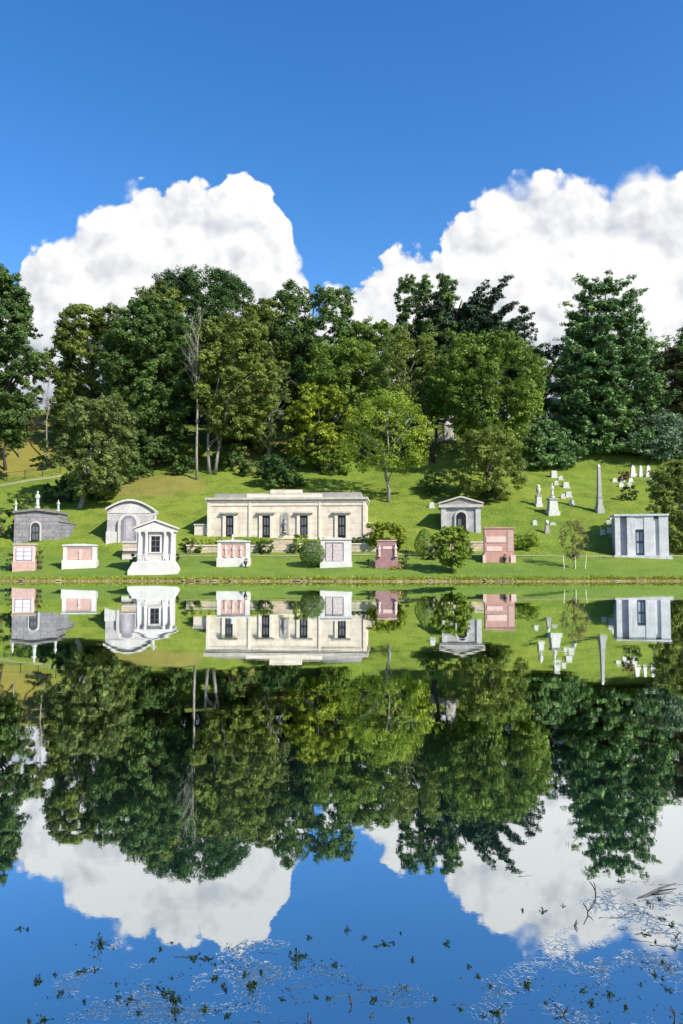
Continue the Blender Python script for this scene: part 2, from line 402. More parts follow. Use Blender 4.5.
# ------------------------------------------------------------------ stone structures
class S:
    """a thing standing at the ground point seen at (cx, base): parts are given in picture pixels there, turned into metres"""
    def __init__(s, name, label, cat, cx, base, rz=0, group=None, y0=66.4, Y=None):
        rz = rz * .6; g = ground(cx, base, y0) if Y is None else at(cx, base, Y)
        s.cx, s.base, s.g = cx, base, g; s.s = (g[1] * math.cos(PITCH) + (g[2] - H) * math.sin(PITCH)) / F
        s.root = thing(name, label, cat, g, rz - .48 * math.atan2(g[0], g[1]), group)
    def X(s, px): return (px - s.cx) * s.s
    def Z(s, py): return (s.base - py) * s.s
    def box(s, mb, x0, x1, y0, y1, f, b, tx=0, ty=0):  # y0 top pixel, y1 bottom pixel; f, b metres behind the front
        return mb.box(s.X(x0), s.X(x1), f, b, s.Z(y1), s.Z(y0), tx, ty)
    def poly(s, mb, pts, f, b):
        return mb.prism([(s.X(x), s.Z(y)) for x, y in pts], f, b)
    def part(s, name, mat, *boxes, parent=None, smooth=False):
        mb = MB()
        for b in boxes: s.box(mb, *b)
        return mb.build(name, M[mat], parent or s.root, smooth)
    def ppart(s, name, mat, pts, f, b, parent=None):
        mb = MB(); s.poly(mb, pts, f, b); return mb.build(name, M[mat], parent or s.root)
    def apart(s, name, mat, x0, x1, y0, y1, f, b, parent=None):
        mb = MB(); mb.prism(arch(s.X(x0), s.X(x1), s.Z(y1), s.Z(y0)), f, b); return mb.build(name, M[mat], parent or s.root)

def statue_mb(h, c=(0, 0, 0)):
    """a robed standing figure on a small plinth: robe, shoulders, folded arms, head"""
    mb = MB(); w = h * .135
    mb.box(c[0] - w * .95, c[0] + w * .95, c[1] - w * .95, c[1] + w * .95, c[2], c[2] + h * .12)
    mb.lathe([(w * .85, h * .12), (w * .74, h * .3), (w * .6, h * .5), (w * .66, h * .62), (w * .86, h * .72), (w * .74, h * .79), (w * .28, h * .83), (w * .30, h * .86), (w * .44, h * .91), (w * .40, h * .96), (w * .16, h)], 10, c, 1, .75)
    for sx in (-1, 1):
        mb.tube([(c[0] + sx * w * .75, c[1], c[2] + h * .74), (c[0] + sx * w * .85, c[1] - w * .25, c[2] + h * .6), (c[0] + sx * w * .15, c[1] - w * .7, c[2] + h * .63)], [w * .24, w * .2, w * .14], 6)
    return mb

# --- the long mausoleum
L = S('long_mausoleum', 'long low cream limestone mausoleum with four dark doorways set into the slope', 'mausoleum', 286, 541, R(-10), Y=80.6)
L.part('wall', 'cream', (206, 366, 502, 548, .0, 7.0))
L.part('plinth', 'cream_plain', (204.6, 367.4, 538, 549, -.18, .0))
L.part('cornice', 'coping', (204, 368, 497.2, 499.6, -.30, 7.3), (205, 367, 499.6, 502, -.15, 7.1))
L.part('parapet', 'cream_plain', (246, 322, 493.6, 497.2, -.1, .5), (270, 302, 489.6, 493.6, -.14, .45))
L.part('roof_slab', 'roof_grey', (212, 246, 493, 497.2, .5, 6.5), (322, 361, 492, 497.2, .5, 6.5), (246, 322, 492.2, 497.2, .55, 6.5))
L.part('pilaster', 'cream_plain', (206, 209, 502, 538, -.12, 0)); L.part('pilaster', 'cream_plain', (363, 366, 502, 538, -.12, 0))
L.part('pilaster', 'cream_plain', (248.2, 250.6, 502, 538, -.12, 0)); L.part('pilaster', 'cream_plain', (318.8, 321.2, 502, 538, -.12, 0))
L.part('frieze', 'cream_plain', (209, 248.2, 502, 505.5, -.07, 0), (250.6, 318.8, 502, 505.5, -.07, 0), (321.2, 363, 502, 505.5, -.07, 0))
for dx in (229, 266, 304, 342):
    d = L.part('door', 'bronze_dark', (dx - 3.8, dx + 3.8, 515.5, 538, -.03, -.004))
    L.part('door_panel', 'door_grey', (dx - 2.4, dx - .5, 518, 525, -.06, -.03), (dx + .5, dx + 2.4, 518, 525, -.06, -.03), (dx - 2.4, dx - .5, 527, 535, -.06, -.03), (dx + .5, dx + 2.4, 527, 535, -.06, -.03), parent=d)
    fr = L.part('door_surround', 'cream_plain', (dx - 7.0, dx - 4.0, 515.5, 538, -.16, 0), (dx + 4.0, dx + 7.0, 515.5, 538, -.16, 0), (dx - 7.0, dx + 7.0, 513.4, 515.5, -.16, 0))
    L.part('door_hood', 'coping', (dx - 9.2, dx + 9.2, 511.6, 513.4, -.36, 0), parent=fr)
nb = L.apart('niche', 'coping', 280.6, 289.8, 511, 534, -.09, 0)
L.apart('niche_recess', 'roof_grey', 281.9, 288.5, 512.4, 533, -.10, -.09, parent=nb)
statue_mb(15 * L.s, (L.X(285.2), -.22, L.Z(533))).build('niche_statue', M['roof_grey'], L.root, True)
for k in range(6):
    L.part('step', 'tan', (274 - k * .35, 298 + k * .35, 540 + k * 2.3, 545 + k * 2.3 + 12, -.5 - .36 * k - .36, -.5 - .36 * k))
# cheek blocks and side wings
for x0, x1, y0, y1 in ((192, 206, 525, 548), (366, 377, 524, 546)):
    sw = L.part('side_wing', 'cream', (x0, x1, y0, y1, .3, 1.4))
    L.part('wing_coping', 'coping', (x0 - (.6 if x0 < 200 else 0), x1 + (.6 if x0 > 200 else 0), y0 - 1.4, y0, .2, 1.5), parent=sw)

def wall_thing(name, label, x0, x1, top, Y, hgt, mat='cream_plain'):
    o = at((x0 + x1) / 2, top, Y); s = Y / F; w = (x1 - x0) * s / 2
    r = thing(name, label, 'wall', (o[0], Y, o[2] - hgt))
    mb = MB(); mb.box(-w, w, 0, .35, -.8, hgt - .12); mb.build('wall_face', M['tan'], r)
    mb = MB(); mb.box(-w - .06, w + .06, -.07, .42, hgt - .12, hgt); mb.build('coping', M[mat], r)
wall_thing('retaining_wall', 'low cream retaining wall west of the steps of the long mausoleum', 187, 272.5, 544.8, 77.9, .6)
wall_thing('retaining_wall', 'low cream retaining wall east of the steps, behind the white tablet', 299.5, 378, 543.2, 77.9, .6)
wall_thing('retaining_wall', 'short pale retaining wall between the small gabled mausoleum and salmon tablet', 428, 486, 541.5, 78.2, .5)

# --- grey mausoleum with three statues
A = S('grey_mausoleum', 'dark grey rusticated mausoleum with three white statues on its gable', 'mausoleum', 36, 541, R(-2))
A.ppart('wall', 'grey_block', [(15, 548), (57, 548), (57, 513.5), (36, 510.8), (15, 513.5)], 0, 5)
A.ppart('side_wall', 'grey_block', [(57, 548), (67.5, 548), (67.5, 523.5), (57, 521.5)], .25, 4)
A.ppart('side_coping', 'grey_cap', [(57, 521.5), (68, 523.5), (68, 522.3), (57, 520.0)], .15, 4.1)
A.ppart('roof_coping', 'grey_cap', [(14, 513.4), (36, 510.7), (58, 513.4), (58, 511.2), (36, 508.4), (14, 511.2)], -.25, 5.1)
A.apart('door_surround', 'grey_plain', 30.2, 41.0, 521.3, 541, -.16, 0)
d = A.apart('door', 'metal', 31.6, 39.6, 522.8, 541, -.2, -.16)
A.part('door_panel', 'door_grey', (33, 35.2, 527, 532, -.23, -.2), (36, 38.2, 527, 532, -.23, -.2), (33, 35.2, 534, 539.5, -.23, -.2), (36, 38.2, 534, 539.5, -.23, -.2), parent=d)
for sx, top, b0 in ((15.5, 500.5, 511.2), (36, 490.8, 508.6), (56, 499.6, 511.0)):
    statue_mb((b0 - top) * A.s, (A.X(sx), .3, A.Z(b0))).build('statue', M['headstone'], A.root, True)

# --- arched mausoleum
B = S('arched_mausoleum', 'pale grey mausoleum with a curved roof and round arched portal on the slope', 'mausoleum', 129, 539.5, R(3))
top = [(151.5 - 43.5 * k / 14, 510.6 - 9.2 * math.sin(math.pi * k / 14)) for k in range(15)]
B.ppart('wall', 'grey_arch', [(107, 548), (152, 548)] + top, 0, 5.5)
cap = [(153.5 - 47.5 * k / 14, 510.6 - 9.4 * math.sin(math.pi * k / 14)) for k in range(15)]
B.ppart('roof', 'grey_plain', cap[::-1] + [(x, y - 2.0) for x, y in cap], -.3, 5.6)
B.ppart('gable_band', 'grey_plain', [(109, 513.4), (150.5, 513.4)] + [(x, y + 2.4) for x, y in top[1:-1]], -.06, 0)
for x0, x1 in ((107, 117.6), (142, 152.4)): B.part('buttress', 'grey_plain', (x0, x1, 532, 548, -.3, 0))
pa = B.apart('portal', 'grey_plain', 118.5, 139.5, 513.6, 544, -.4, 0)
B.apart('portal_arch', 'grey_cap', 121.5, 136.5, 515.8, 544, -.43, -.4, parent=pa)
d = B.apart('door', 'panel_purple', 124.2, 133.8, 518.2, 541, -.47, -.43)
B.apart('door_panel', 'grey_arch', 126.4, 131.6, 521.5, 539, -.5, -.47, parent=d)

# stone landing below the arched mausoleum
K = S('stone_landing', 'tan block of stone steps below the arched mausoleum behind the white chapel', 'steps', 130, 558, R(3))
K.part('block', 'tan', (122.5, 140, 543, 562, 0, 2.0)); K.part('cap', 'grey_plain', (121.8, 140.7, 541, 543, -.08, 2.1))
K.part('step', 'grey_plain', (123.5, 139, 549, 551, -.3, 0)); K.part('step', 'grey_plain', (123.0, 139.5, 555, 562, -.6, 0))

# --- white chapel
C = S('white_chapel', 'small bright white marble chapel with pediment and cross near the water', 'mausoleum', 154.5, 573, R(-2))
C.ppart('base', 'white', [(130, 577), (178.5, 577), (178.5, 570.5), (174, 562), (135, 562), (130, 570.5)], -1.0, 1.6)
C.part('wall', 'white', (137, 173.5, 532, 562, 0, 1.4))
C.part('entablature', 'white', (135.6, 175, 529, 532, -.3, 1.5))
C.ppart('pediment', 'white', [(135.6, 529), (175, 529), (154.8, 521.6)], -.28, 1.45)
C.ppart('roof', 'white', [(134.2, 528.6), (154.8, 520.9), (176.4, 528.6), (176.4, 527.2), (154.8, 519.2), (134.2, 527.2)], -.42, 1.6)
for cx in (139.2, 146, 164.2, 171.3):
    mb = MB(); mb.lathe([(.20, 0), (.20, .14), (.15, .18), (.135, (562 - 535) * C.s), (.2, (562 - 533) * C.s), (.2, (562 - 532) * C.s)], 10, (C.X(cx), -.14, C.Z(562)))
    mb.build('column', M['white'], C.root, True)
wf = C.part('window_frame', 'white', (149, 151, 536.2, 552, -.12, 0), (159.6, 161.6, 536.2, 552, -.12, 0), (149, 161.6, 535, 536.2, -.15, 0), (148.4, 162.2, 552, 553.4, -.18, 0))
C.part('window', 'bronze_dark', (151, 159.6, 536.2, 552, -.05, -.004))
C.part('window_bar', 'door_grey', (155.0, 155.7, 536.2, 552, -.08, -.05), (151, 159.6, 540.2, 540.9, -.08, -.05), (151, 159.6, 546, 546.7, -.08, -.05), parent=wf)
mb = MB(); C.box(mb, 138.5, 172, 554.4, 555.5, -.78, -.62); C.box(mb, 138.5, 172, 560.8, 562, -.80, -.60)
for k in range(14): C.box(mb, 139.5 + k * 2.4, 140.6 + k * 2.4, 555.5, 560.8, -.75, -.65)
mb.build('balustrade', M['white'], C.root)
C.part('cross', 'white', (154.2, 155.4, 510.8, 519.4, -.1, .02), (152.2, 157.4, 513.2, 514.4, -.1, .02))

# --- small gabled mausoleum
G = S('gabled_mausoleum', 'small grey stone mausoleum with weathered pediment and arched door under dark trees', 'mausoleum', 461, 532, R(-4))
G.part('wall', 'grey_arch', (441.5, 480.5, 507.5, 540, 0, 4.6))
G.part('cornice', 'grey_plain', (439, 483, 504.6, 507.5, -.3, 4.8))
G.ppart('pediment', 'roof_grey', [(440, 504.6), (482, 504.6), (461, 498.2)], -.12, 4.7)
G.ppart('roof', 'coping', [(438.4, 504.2), (461, 497.6), (483.6, 504.2), (483.6, 502.6), (461, 495.8), (438.4, 502.6)], -.3, 4.9)
G.part('pilaster', 'grey_plain', (441.5, 446.5, 507.5, 536, -.14, 0)); G.part('pilaster', 'grey_plain', (475.5, 480.5, 507.5, 536, -.14, 0))
G.apart('door_surround', 'grey_plain', 454.6, 468.0, 510, 536, -.2, 0)
d = G.apart('door', 'bronze_dark', 456.6, 466.0, 512.2, 534, -.24, -.2)
G.part('door_leaf', 'door_grey', (457.8, 461.2, 519, 534, -.27, -.24), parent=d)

# --- big pale mausoleum at the right
Q = S('pale_mausoleum', 'large flat roofed bluish white granite mausoleum half under an overhanging tree', 'mausoleum', 643, 557, R(-4))
Q.part('base', 'white_blue', (615, 669.5, 555.4, 561, -.5, 3.4))
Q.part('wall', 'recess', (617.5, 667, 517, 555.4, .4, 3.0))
Q.part('pier', 'white_blue', (617, 622, 516, 555.4, -.05, .4)); Q.part('pier', 'white_blue', (628.5, 636.3, 516, 555.4, -.05, .4))
Q.part('pier', 'white_blue', (644.5, 653.5, 516, 555.4, -.05, .4)); Q.part('pier', 'white_blue', (658.5, 667.2, 516, 555.4, -.05, .4))
Q.part('infill_panel', 'white_blue', (653.5, 658.5, 519, 555.4, .12, .4))
Q.part('lintel', 'white_blue', (636.3, 644.5, 516, 529.5, .0, .4))
Q.part('roof', 'white_blue', (616.2, 668, 514, 516, -.15, 3.2))
d = Q.part('door', 'door_teal', (636.6, 644.4, 529.5, 555, .24, .35))
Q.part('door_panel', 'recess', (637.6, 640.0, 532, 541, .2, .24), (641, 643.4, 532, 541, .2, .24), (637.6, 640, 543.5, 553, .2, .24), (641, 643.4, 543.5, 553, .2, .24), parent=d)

# --- tablets by the water
T = S('grid_monument', 'pink granite monument with six white plaques in a grid, near the water', 'monument', 24.3, 571, R(2))
T.part('base', 'pink', (13, 34.5, 562, 575, -.05, .9))
T.part('slab', 'pink_pale', (13.6, 33.8, 545.5, 562, .05, .75))
T.part('cap', 'tan', (12.8, 35, 543.5, 545.5, -.03, .85))
pn = T.part('panel', 'panel_purple', (15.6, 31.6, 547.6, 561, .01, .05))
for r_, c_ in ((0, 0), (0, 1), (1, 0), (1, 1), (2, 0), (2, 1)):
    T.part('plaque', 'plaque', (16.8 + c_ * 7.3, 22.8 + c_ * 7.3, 548.6 + r_ * 4.1, 551.4 + r_ * 4.1, -.02, .01), parent=pn)

def cream_tablet(label, x0, x1, y0, y1, yb, px0, px1, py0, py1, rz=0, finial=None, doors=False, frame='white', panel='pink', figs=()):
    cx = (x0 + x1) / 2
    t = S('tablet_monument', label, 'monument', cx, y1, rz)
    t.part('base', frame, (x0 - .6, x1 + .6, yb, y1 + 4, -.28, 1.0))
    t.part('frame', frame, (x0, px0, y0 + 1, yb, .0, .7), (px1, x1, y0 + 1, yb, 0, .7), (px0, px1, y0 + 1, py0, 0, .7), (px0, px1, py1, yb, 0, .7))
    t.ppart('cap', frame, [(x0 - .7, y0 + 1), (x1 + .7, y0 + 1), (x1 + .7, y0 - .2), (cx + (x1 - x0) * .12, y0 - 1.1), (cx - (x1 - x0) * .12, y0 - 1.1), (x0 - .7, y0 - .2)], -.1, .8)
    p = t.part('panel', panel, (px0, px1, py0, py1, .08, .6))
    for fx in figs:
        mb = statue_mb((py1 - py0) * .88 * t.s, (t.X(fx), .06, t.Z(py1 - .4))); mb.build('relief_figure', M['pink_pale'], p, True)
    if finial:
        mb = MB(); h = (y0 - finial) * t.s
        mb.lathe([(.16, 0), (.12, h * .2), (.05, h * .45), (.1, h * .6), (.12, h * .75), (.02, h)], 8, (t.X(cx - 1.5), .3, t.Z(y0 - .8))); mb.build('finial', M[frame], t.root, True)
    if doors:
        for a, b in ((px0 + .8, cx - 3.9), (cx - 2.9, px1 - .8)):
            t.part('panel_leaf', 'panel_taupe', (a, b, py0 + 1, py1 - .5, .02, .08), parent=p)
    return t
cream_tablet('low cream framed pink tablet with thick white base, standing alone left of the white chapel', 63.5, 95.5, 545, 568, 560, 67, 91.5, 547.5, 560, 0, figs=(79.3,), frame='white')
t2 = cream_tablet('cream framed pink tablet with finial and three pale figures, before the long mausoleum', 217.5, 249.5, 541, 566, 558, 221, 245.4, 543.5, 557.6, R(-3), finial=535.2, figs=(225.5, 233, 240.6), frame='white')
cream_tablet('white marble tablet with two taupe door-like panels beside the ball shaped bush', 320.5, 351.5, 538.8, 567, 562, 325, 343.6, 542.5, 561.5, R(4), doors=True, panel='door_grey')

J = S('carved_monument', 'red brown granite monument with pale carved edges and flowers at its foot', 'monument', 387.5, 567, R(3))
J.ppart('slab', 'red_brown', [(374.5, 570), (398.5, 570), (397.0, 546), (396.2, 542.2), (388, 540.8), (377.8, 542.2), (377, 546)], 0, .7)
J.part('plaque', 'pink_pale', (382.8, 392, 546.4, 549.2, -.04, 0))
for sx, hh in ((379.2, 12), (395.4, 13)):
    statue_mb(hh * J.s, (J.X(sx), -.1, J.Z(557))).build('carved_figure', M['pink_pale'], J.root, True)
J.part('base', 'red_brown', (372.5, 400.5, 564.5, 571, -.3, .9)); J.part('cap', 'pink', (377, 397, 540.0, 541.2, -.06, .76))

V = S('salmon_tablet', 'tall salmon pink granite tablet with two pale inscription panels', 'monument', 499.5, 562, R(3))
V.part('slab', 'salmon', (485, 514, 528.6, 553, 0, 1.1)); V.part('cap', 'salmon', (484.2, 514.8, 527.2, 528.6, -.08, 1.18))
V.part('inscription_panel', 'pink_pale', (486.6, 506, 536.6, 542.6, -.05, 0)); V.part('inscription_panel', 'pink_pale', (486.6, 502, 546.5, 551.4, -.05, 0))
V.part('base', 'salmon', (484, 513, 553, 566, -.3, 1.25)); V.part('corner_block', 'pink_pale', (482.6, 485.4, 555, 566, -.42, -.1)); V.part('corner_block', 'pink_pale', (510, 515, 555.5, 566, -.42, -.1))
V.part('side_panel', 'pink', (507.5, 513, 531, 551.5, -.04, 0))

def urn(label, px, py, h, flowers=True):
    g = ground(px, py); r = thing('flower_urn', label, 'urn', g)
    mb = MB(); mb.lathe([(.12, 0), (.14, .04), (.06, .1), (.08, .2), (.17, h * .7), (.19, h)], 10); mb.build('bowl', M['urn'], r, True)
    bm_leaf('blooms', 'weed', [(0, 0, h + .1, .22)], 60, .1, r)

# ------------------------------------------------------------------ foliage
def unit(n):
    d = NP.normal(size=(n, 3)); return d / np.linalg.norm(d, axis=1)[:, None]
def leaf_quads(c, nrm, L_, asp=.55):
    n = len(c); r = unit(n)
    t1 = np.cross(nrm, r); t1 /= np.linalg.norm(t1, axis=1)[:, None] + 1e-9
    t2 = np.cross(nrm, t1); L_ = np.asarray(L_)[:, None]
    v = np.stack([c - t1 * L_ * .5, c + t2 * L_ * asp * .5 - t1 * L_ * .05, c + t1 * L_ * .5, c - t2 * L_ * asp * .5 - t1 * L_ * .05], 1).reshape(-1, 3)
    q = np.arange(4 * n).reshape(-1, 4); return v, q
def clump_leaves(cl, n, size, up=.6, flat=.8, asp=.55, sub=9, tintvar=.16):
    """cl: (k,4) clump centres and radii -> leaf quads clustered on each clump's twigs"""
    cl = np.asarray(cl, float); k = len(cl)
    w = cl[:, 3] ** 2; idx = NP.choice(k, n, p=w / w.sum())
    sd = unit(k * sub); sd[:, 2] += .18; sd /= np.linalg.norm(sd, axis=1)[:, None]; sd = sd.reshape(k, sub, 3)
    sr = NP.uniform(.45, 1.0, (k, sub)); ctint = NP.normal(0, tintvar, k)
    j = NP.integers(0, sub, n); d = sd[idx, j]; rr = cl[idx, 3]
    c = cl[idx, :3] + d * (rr * sr[idx, j])[:, None] * np.array([1, 1, flat])
    e = unit(n); c = c + e * (rr * .42 * NP.uniform(0, 1, n) ** .45)[:, None] * np.array([1, 1, .75])
    nrm = d * .6 + e * .5 + unit(n) * .75; nrm[:, 2] += up; nrm /= np.linalg.norm(nrm, axis=1)[:, None] + 1e-9
    v, q = leaf_quads(c, nrm, size * NP.uniform(.6, 1.35, n), asp)
    tint = np.clip(.48 + ctint[idx] + NP.normal(0, .17, n), 0, 1)
    return v, q, tint
def bm_leaf(name, mat, cl, n, size, parent, **kw):
    v, q, t = clump_leaves(cl, n, size, **kw); return link(name, quads(name, v, q, t), LEAF[mat], parent)

PROF = {
    'round': [.45, .85, 1.0, 1.0, .97, .84, .50],
    'dome': [.85, .98, 1.0, 1.0, 1.0, .92, .66],
    'oval': [.40, .74, .95, 1.0, .97, .84, .52],
    'vase': [.22, .45, .70, .92, 1.0, .90, .45],
    'tall': [.55, .85, .98, 1.0, .94, .78, .46],
    'spread': [.60, .90, 1.0, 1.0, .94, .80, .50],
}
def make_crown(hw, h, prof, nclump, depth=.85, lump=.24, hollow=.6):
    """clump centres inside an uneven envelope; local z from 0 (crown bottom) to h"""
    P = PROF[prof]; out = []; ph = NP.uniform(0, 6.28, 4); k = 0; g0 = NP.uniform(0, 6.28)
    while len(out) < nclump:
        k += 1; t = .02 + .98 * ((k * .7548777 + NP.uniform(0, .03)) % 1.0); a = g0 + k * .5698403 * 2 * math.pi + NP.normal(0, .2)
        w = np.interp(t, np.linspace(0, 1, 7), P)
        if NP.uniform() > w + .35: continue
        wob = 1 + .08 * math.sin(2 * a + ph[0] + 3 * t) + .07 * math.sin(3 * a + ph[1] - 5 * t) + .07 * math.sin(9 * t + ph[2])
        rr = hw * lump * NP.uniform(.55, 1.1); e = max(0, hw * w * wob - rr * .55)
        if NP.uniform() < .3:                                   # spread evenly across the crown
            x = e * NP.uniform(-.92, .92); y = NP.uniform(-1, 1) * math.sqrt(max(0, e * e - x * x))
        else:
            rad = e * (NP.uniform(.86, 1) if NP.uniform() < .6 else NP.uniform(hollow ** 2, 1) ** .5); x, y = rad * math.cos(a), rad * math.sin(a)
        out.append((x, y * depth, max(rr * .6, min(t * h, h - rr * .75)), rr))
    return np.array(out)

def limb(mb, a, b, r0, r1, bend=.12, n=5):
    a, b = np.array(a, float), np.array(b, float); L_ = np.linalg.norm(b - a); o = NP.normal(0, bend * L_, 3) * [1, 1, .4]
    pts = [a + (b - a) * t + o * math.sin(math.pi * t) * .7 + np.array([0, 0, .12 * L_ * math.sin(math.pi * t)]) for t in np.linspace(0, 1, n)]
    mb.tube(pts, list(np.linspace(r0, r1, n)), 6)

NTREE = [0]
def tree(name, label, px, D, top, bot, hw, mat, prof='round', tpx=None, base=None, leaf=.36, dens=1.6, lump=.24, trunk='brown', nclump=None, r=None, depth=.85, cat='tree', hollow=.38, group=None, limbs=7, stems=1, lean=0.):
    """px, hw, top, bot: the crown in the picture; D its distance; tpx/base where the trunk meets the ground"""
    tpx = px if tpx is None else tpx
    if base is not None: g = ground(tpx, base, 66.4); D = g[1]
    else: x = (tpx - 341.5) / F * D; g = np.array([x, D, float(zt(x, D))])
    a, b = at(px, top, D), at(px, bot, D); s = D / F
    zb, ztop = b[2] - g[2], a[2] - g[2]; dx = a[0] - g[0]
    zb = max(zb, .25); h = ztop - zb
    root = thing(name, label, cat, g, 0, group)
    nc = int((nclump or 34 + 40 * hw * (bot - top) / 9000.) * 2.3)
    cl = make_crown(hw * s * 1.12, h, prof, nc, depth, lump, hollow); cl[:, 0] += dx; cl[:, 2] += zb
    n = int(max(700, hw * 2 * (bot - top) * dens * 2.7))
    bm_leaf('crown', mat, cl, n, leaf, root)
    mb = MB(); r = r or max(.10, .022 * ztop)
    for st in range(stems):
        off = (st - (stems - 1) / 2) * r * 3.2
        tp = np.array([dx * .85 + off * 2.2, 0, zb + h * .72]); k = 7
        w = NP.normal(0, .02 * ztop, (k, 2)); w[0] = 0
        pts = [np.array([off + (tp[0] - off) * t ** 1.3, 0, -.4 + (tp[2] + .4) * t]) + np.array([w[i][0], w[i][1], 0]) for i, t in enumerate(np.linspace(0, 1, k))]
        mb.tube(pts, [r * 1.35] + [r * (1 - .8 * t) for t in np.linspace(.08, 1, k - 1)], 8)
        order = NP.permutation(len(cl))[:limbs]
        for i in order:
            c = cl[i]; t = np.clip((c[2] * .62) / tp[2], .22, .95); q = t * (k - 1); j = int(min(k - 2, q)); p = pts[j] + (pts[j + 1] - pts[j]) * (q - j)
            limb(mb, p, c[:3], r * (1 - .75 * t) * .6, r * .1)
    mb.build('trunk', BARK[trunk], root, True)
    return root

def pine(name, label, px, D, top, bot, hw, mat, base=None, prof=None, whorls=17, per=7, n=26000, needle=.42, droop=.10, trunk='dark', ysq=.95, flat=.42, r=.42, up=.22):
    """a conifer of tiered boughs, each a flattened spray of needle tufts with an upturned tip"""
    if base is not None: g = ground(px, base); D = g[1]
    else: x = (px - 341.5) / F * D; g = np.array([x, D, float(zt(x, D))])
    s = D / F; ztop = at(px, top, D)[2] - g[2]; zb = max(.8, at(px, bot, D)[2] - g[2]); W = hw * s
    root = thing(name, label, 'tree', g); prof = prof or [.95, 1.0, .93, .86, .72, .60, .46, .34, .14]
    mb = MB(); mb.tube([(0, 0, -.4), (0, 0, ztop * .3), (.1, 0, ztop * .65), (0, 0, ztop * .97)], [r * 1.2, r * .9, r * .5, .06], 8)
    cl = []
    for k in range(whorls):
        t = k / (whorls - 1.); z = zb + (ztop - zb) * (t * .97); w = W * np.interp(t, np.linspace(0, 1, len(prof)), prof); a0 = NP.uniform(0, 6.28)
        for b in range(per):
            a = a0 + 2 * math.pi * (b + NP.uniform(-.3, .3)) / per; ln = w * NP.uniform(.72, 1.12)
            dz = NP.normal(0, .28) * (1 - t * .5); pts = []
            for u in np.linspace(0, 1, 6):
                pts.append(np.array([math.cos(a) * ln * u, math.sin(a) * ln * u * ysq, z + dz + ln * (up * (t * 1.2 - .05) * u - droop * math.sin(math.pi * u) + .14 * u ** 3)]))
            mb.tube(pts, [r * .22 * (1 - .75 * u) for u in np.linspace(0, 1, 6)], 5)
            m = max(2, int(ln * 1.3))
            for u in np.linspace(.28, 1, m):
                i = min(4, int(u * 5)); p = pts[i] + (pts[i + 1] - pts[i]) * (u * 5 - i)
                side = np.array([-math.sin(a), math.cos(a), 0]) * NP.normal(0, .16 * ln * (1.15 - u) + .12)
                cl.append((*(p + side + [0, 0, NP.normal(.05, .12)]), (.62 + .46 * min(1, ln / 5)) * NP.uniform(.75, 1.2)))
    cl.append((0, 0, ztop - .3, .5)); cl = np.array(cl)
    v, q, tt = clump_leaves(cl, int(n * 2.2), needle * 1.1, up=.55, flat=flat, asp=.34, sub=7)
    link('crown', quads('crown', v, q, tt), LEAF[mat], root)
    mb.build('trunk', BARK[trunk], root, True); return root

def shrub(name, label, px, base, top, hw, mat, n=900, leaf=.17, prof='dome', lump=.34, y0=66.4, Y=None, nclump=16, group=None, tight=False, cat='shrub', dens=None):
    g = ground(px, base, y0) if Y is None else np.array([(px - 341.5) / F * Y, Y, float(zt((px - 341.5) / F * Y, Y))])
    s = g[1] / F; h = (base - top) * s if Y is None else at(px, top, Y)[2] - g[2]; W = hw * s
    root = thing(name, label, cat, g, 0, group)
    if tight:   # a clipped topiary: leaves packed on one smooth solid
        u = unit(n); u[:, 2] = np.abs(u[:, 2]) * np.where(NP.uniform(size=n) < .5, 1, -1)
        zc = h * .5; e = u * np.array([W, W, h * .5])
        if tight == 'egg': e[:, :2] *= (1.0 - .38 * np.clip(u[:, 2:3], -.2, 1))
        c = e * NP.uniform(.93, 1.03, n)[:, None] + np.array([0, 0, zc]); nr = u + unit(n) * .6; nr /= np.linalg.norm(nr, axis=1)[:, None]
        v, q = leaf_quads(c, nr, leaf * NP.uniform(.6, 1.3, n), .6)
        link('foliage', quads('foliage', v, q, np.clip(NP.normal(.5, .2, n), 0, 1)), LEAF[mat], root)
        mb = MB(); mb.tube([(0, 0, -.2), (0, 0, h * .6)], [.09, .05], 6); mb.build('stem', BARK['brown'], root, True)
        return root
    cl = make_crown(W, h, prof, nclump, .9, lump)
    bm_leaf('foliage', mat, cl, int(n * 1.9), leaf * 1.1, root)
    mb = MB()
    for i in range(6):
        limb(mb, (NP.normal(0, .06), NP.normal(0, .06), -.2), cl[i % len(cl)][:3], .045, .012)
    mb.build('stem', BARK['brown'], root, True); return root

# ------------------------------------------------------------------ woods on the hill
TR = 'trees on the wooded hill'
tree('broad_tree', 'tall blue green tree at the left edge, its crown against the cloud', -8, 97, 268, 448, 43, 'dark', 'tall', tpx=-14, lump=.25, dens=2.6, trunk='dark', nclump=90)
tree('rust_tree', 'small rust tinged sparse tree on the ochre slope', 22, 104, 395, 436, 17, 'rust', 'round', tpx=19, base=457, dens=.9, leaf=.26, trunk='pale', r=.13)
tree('brown_tree', 'brownish green small tree beside the rust tinged one', 4, 106, 395, 442, 16, 'brown', 'round', dens=1.4, trunk='dark')
tree('broad_tree', 'grey green lobed tree standing before the wood above the statue mausoleum', 99, 90, 397, 497, 38, 'sage', 'oval', tpx=79, base=508, dens=2.8, leaf=.28, lump=.23, trunk='grey', nclump=58)
tree('broad_tree', 'round olive topped tree at the left end of the wood', 91, 112, 303, 440, 41, 'olive', 'spread', dens=2.2, lump=.2, trunk='dark', nclump=80, group=TR)
tree('broad_tree', 'broad dark green tree between the round olive tree and the dead tree', 153, 108, 300, 466, 46, 'dark', 'tall', dens=2.3, lump=.2, trunk='dark', nclump=100, group=TR)
tree('broad_tree', 'olive crown just below the dark dome, above the broad dark tree', 160, 117, 286, 380, 30, 'olive', 'round', dens=2.0, trunk='dark', group=TR)
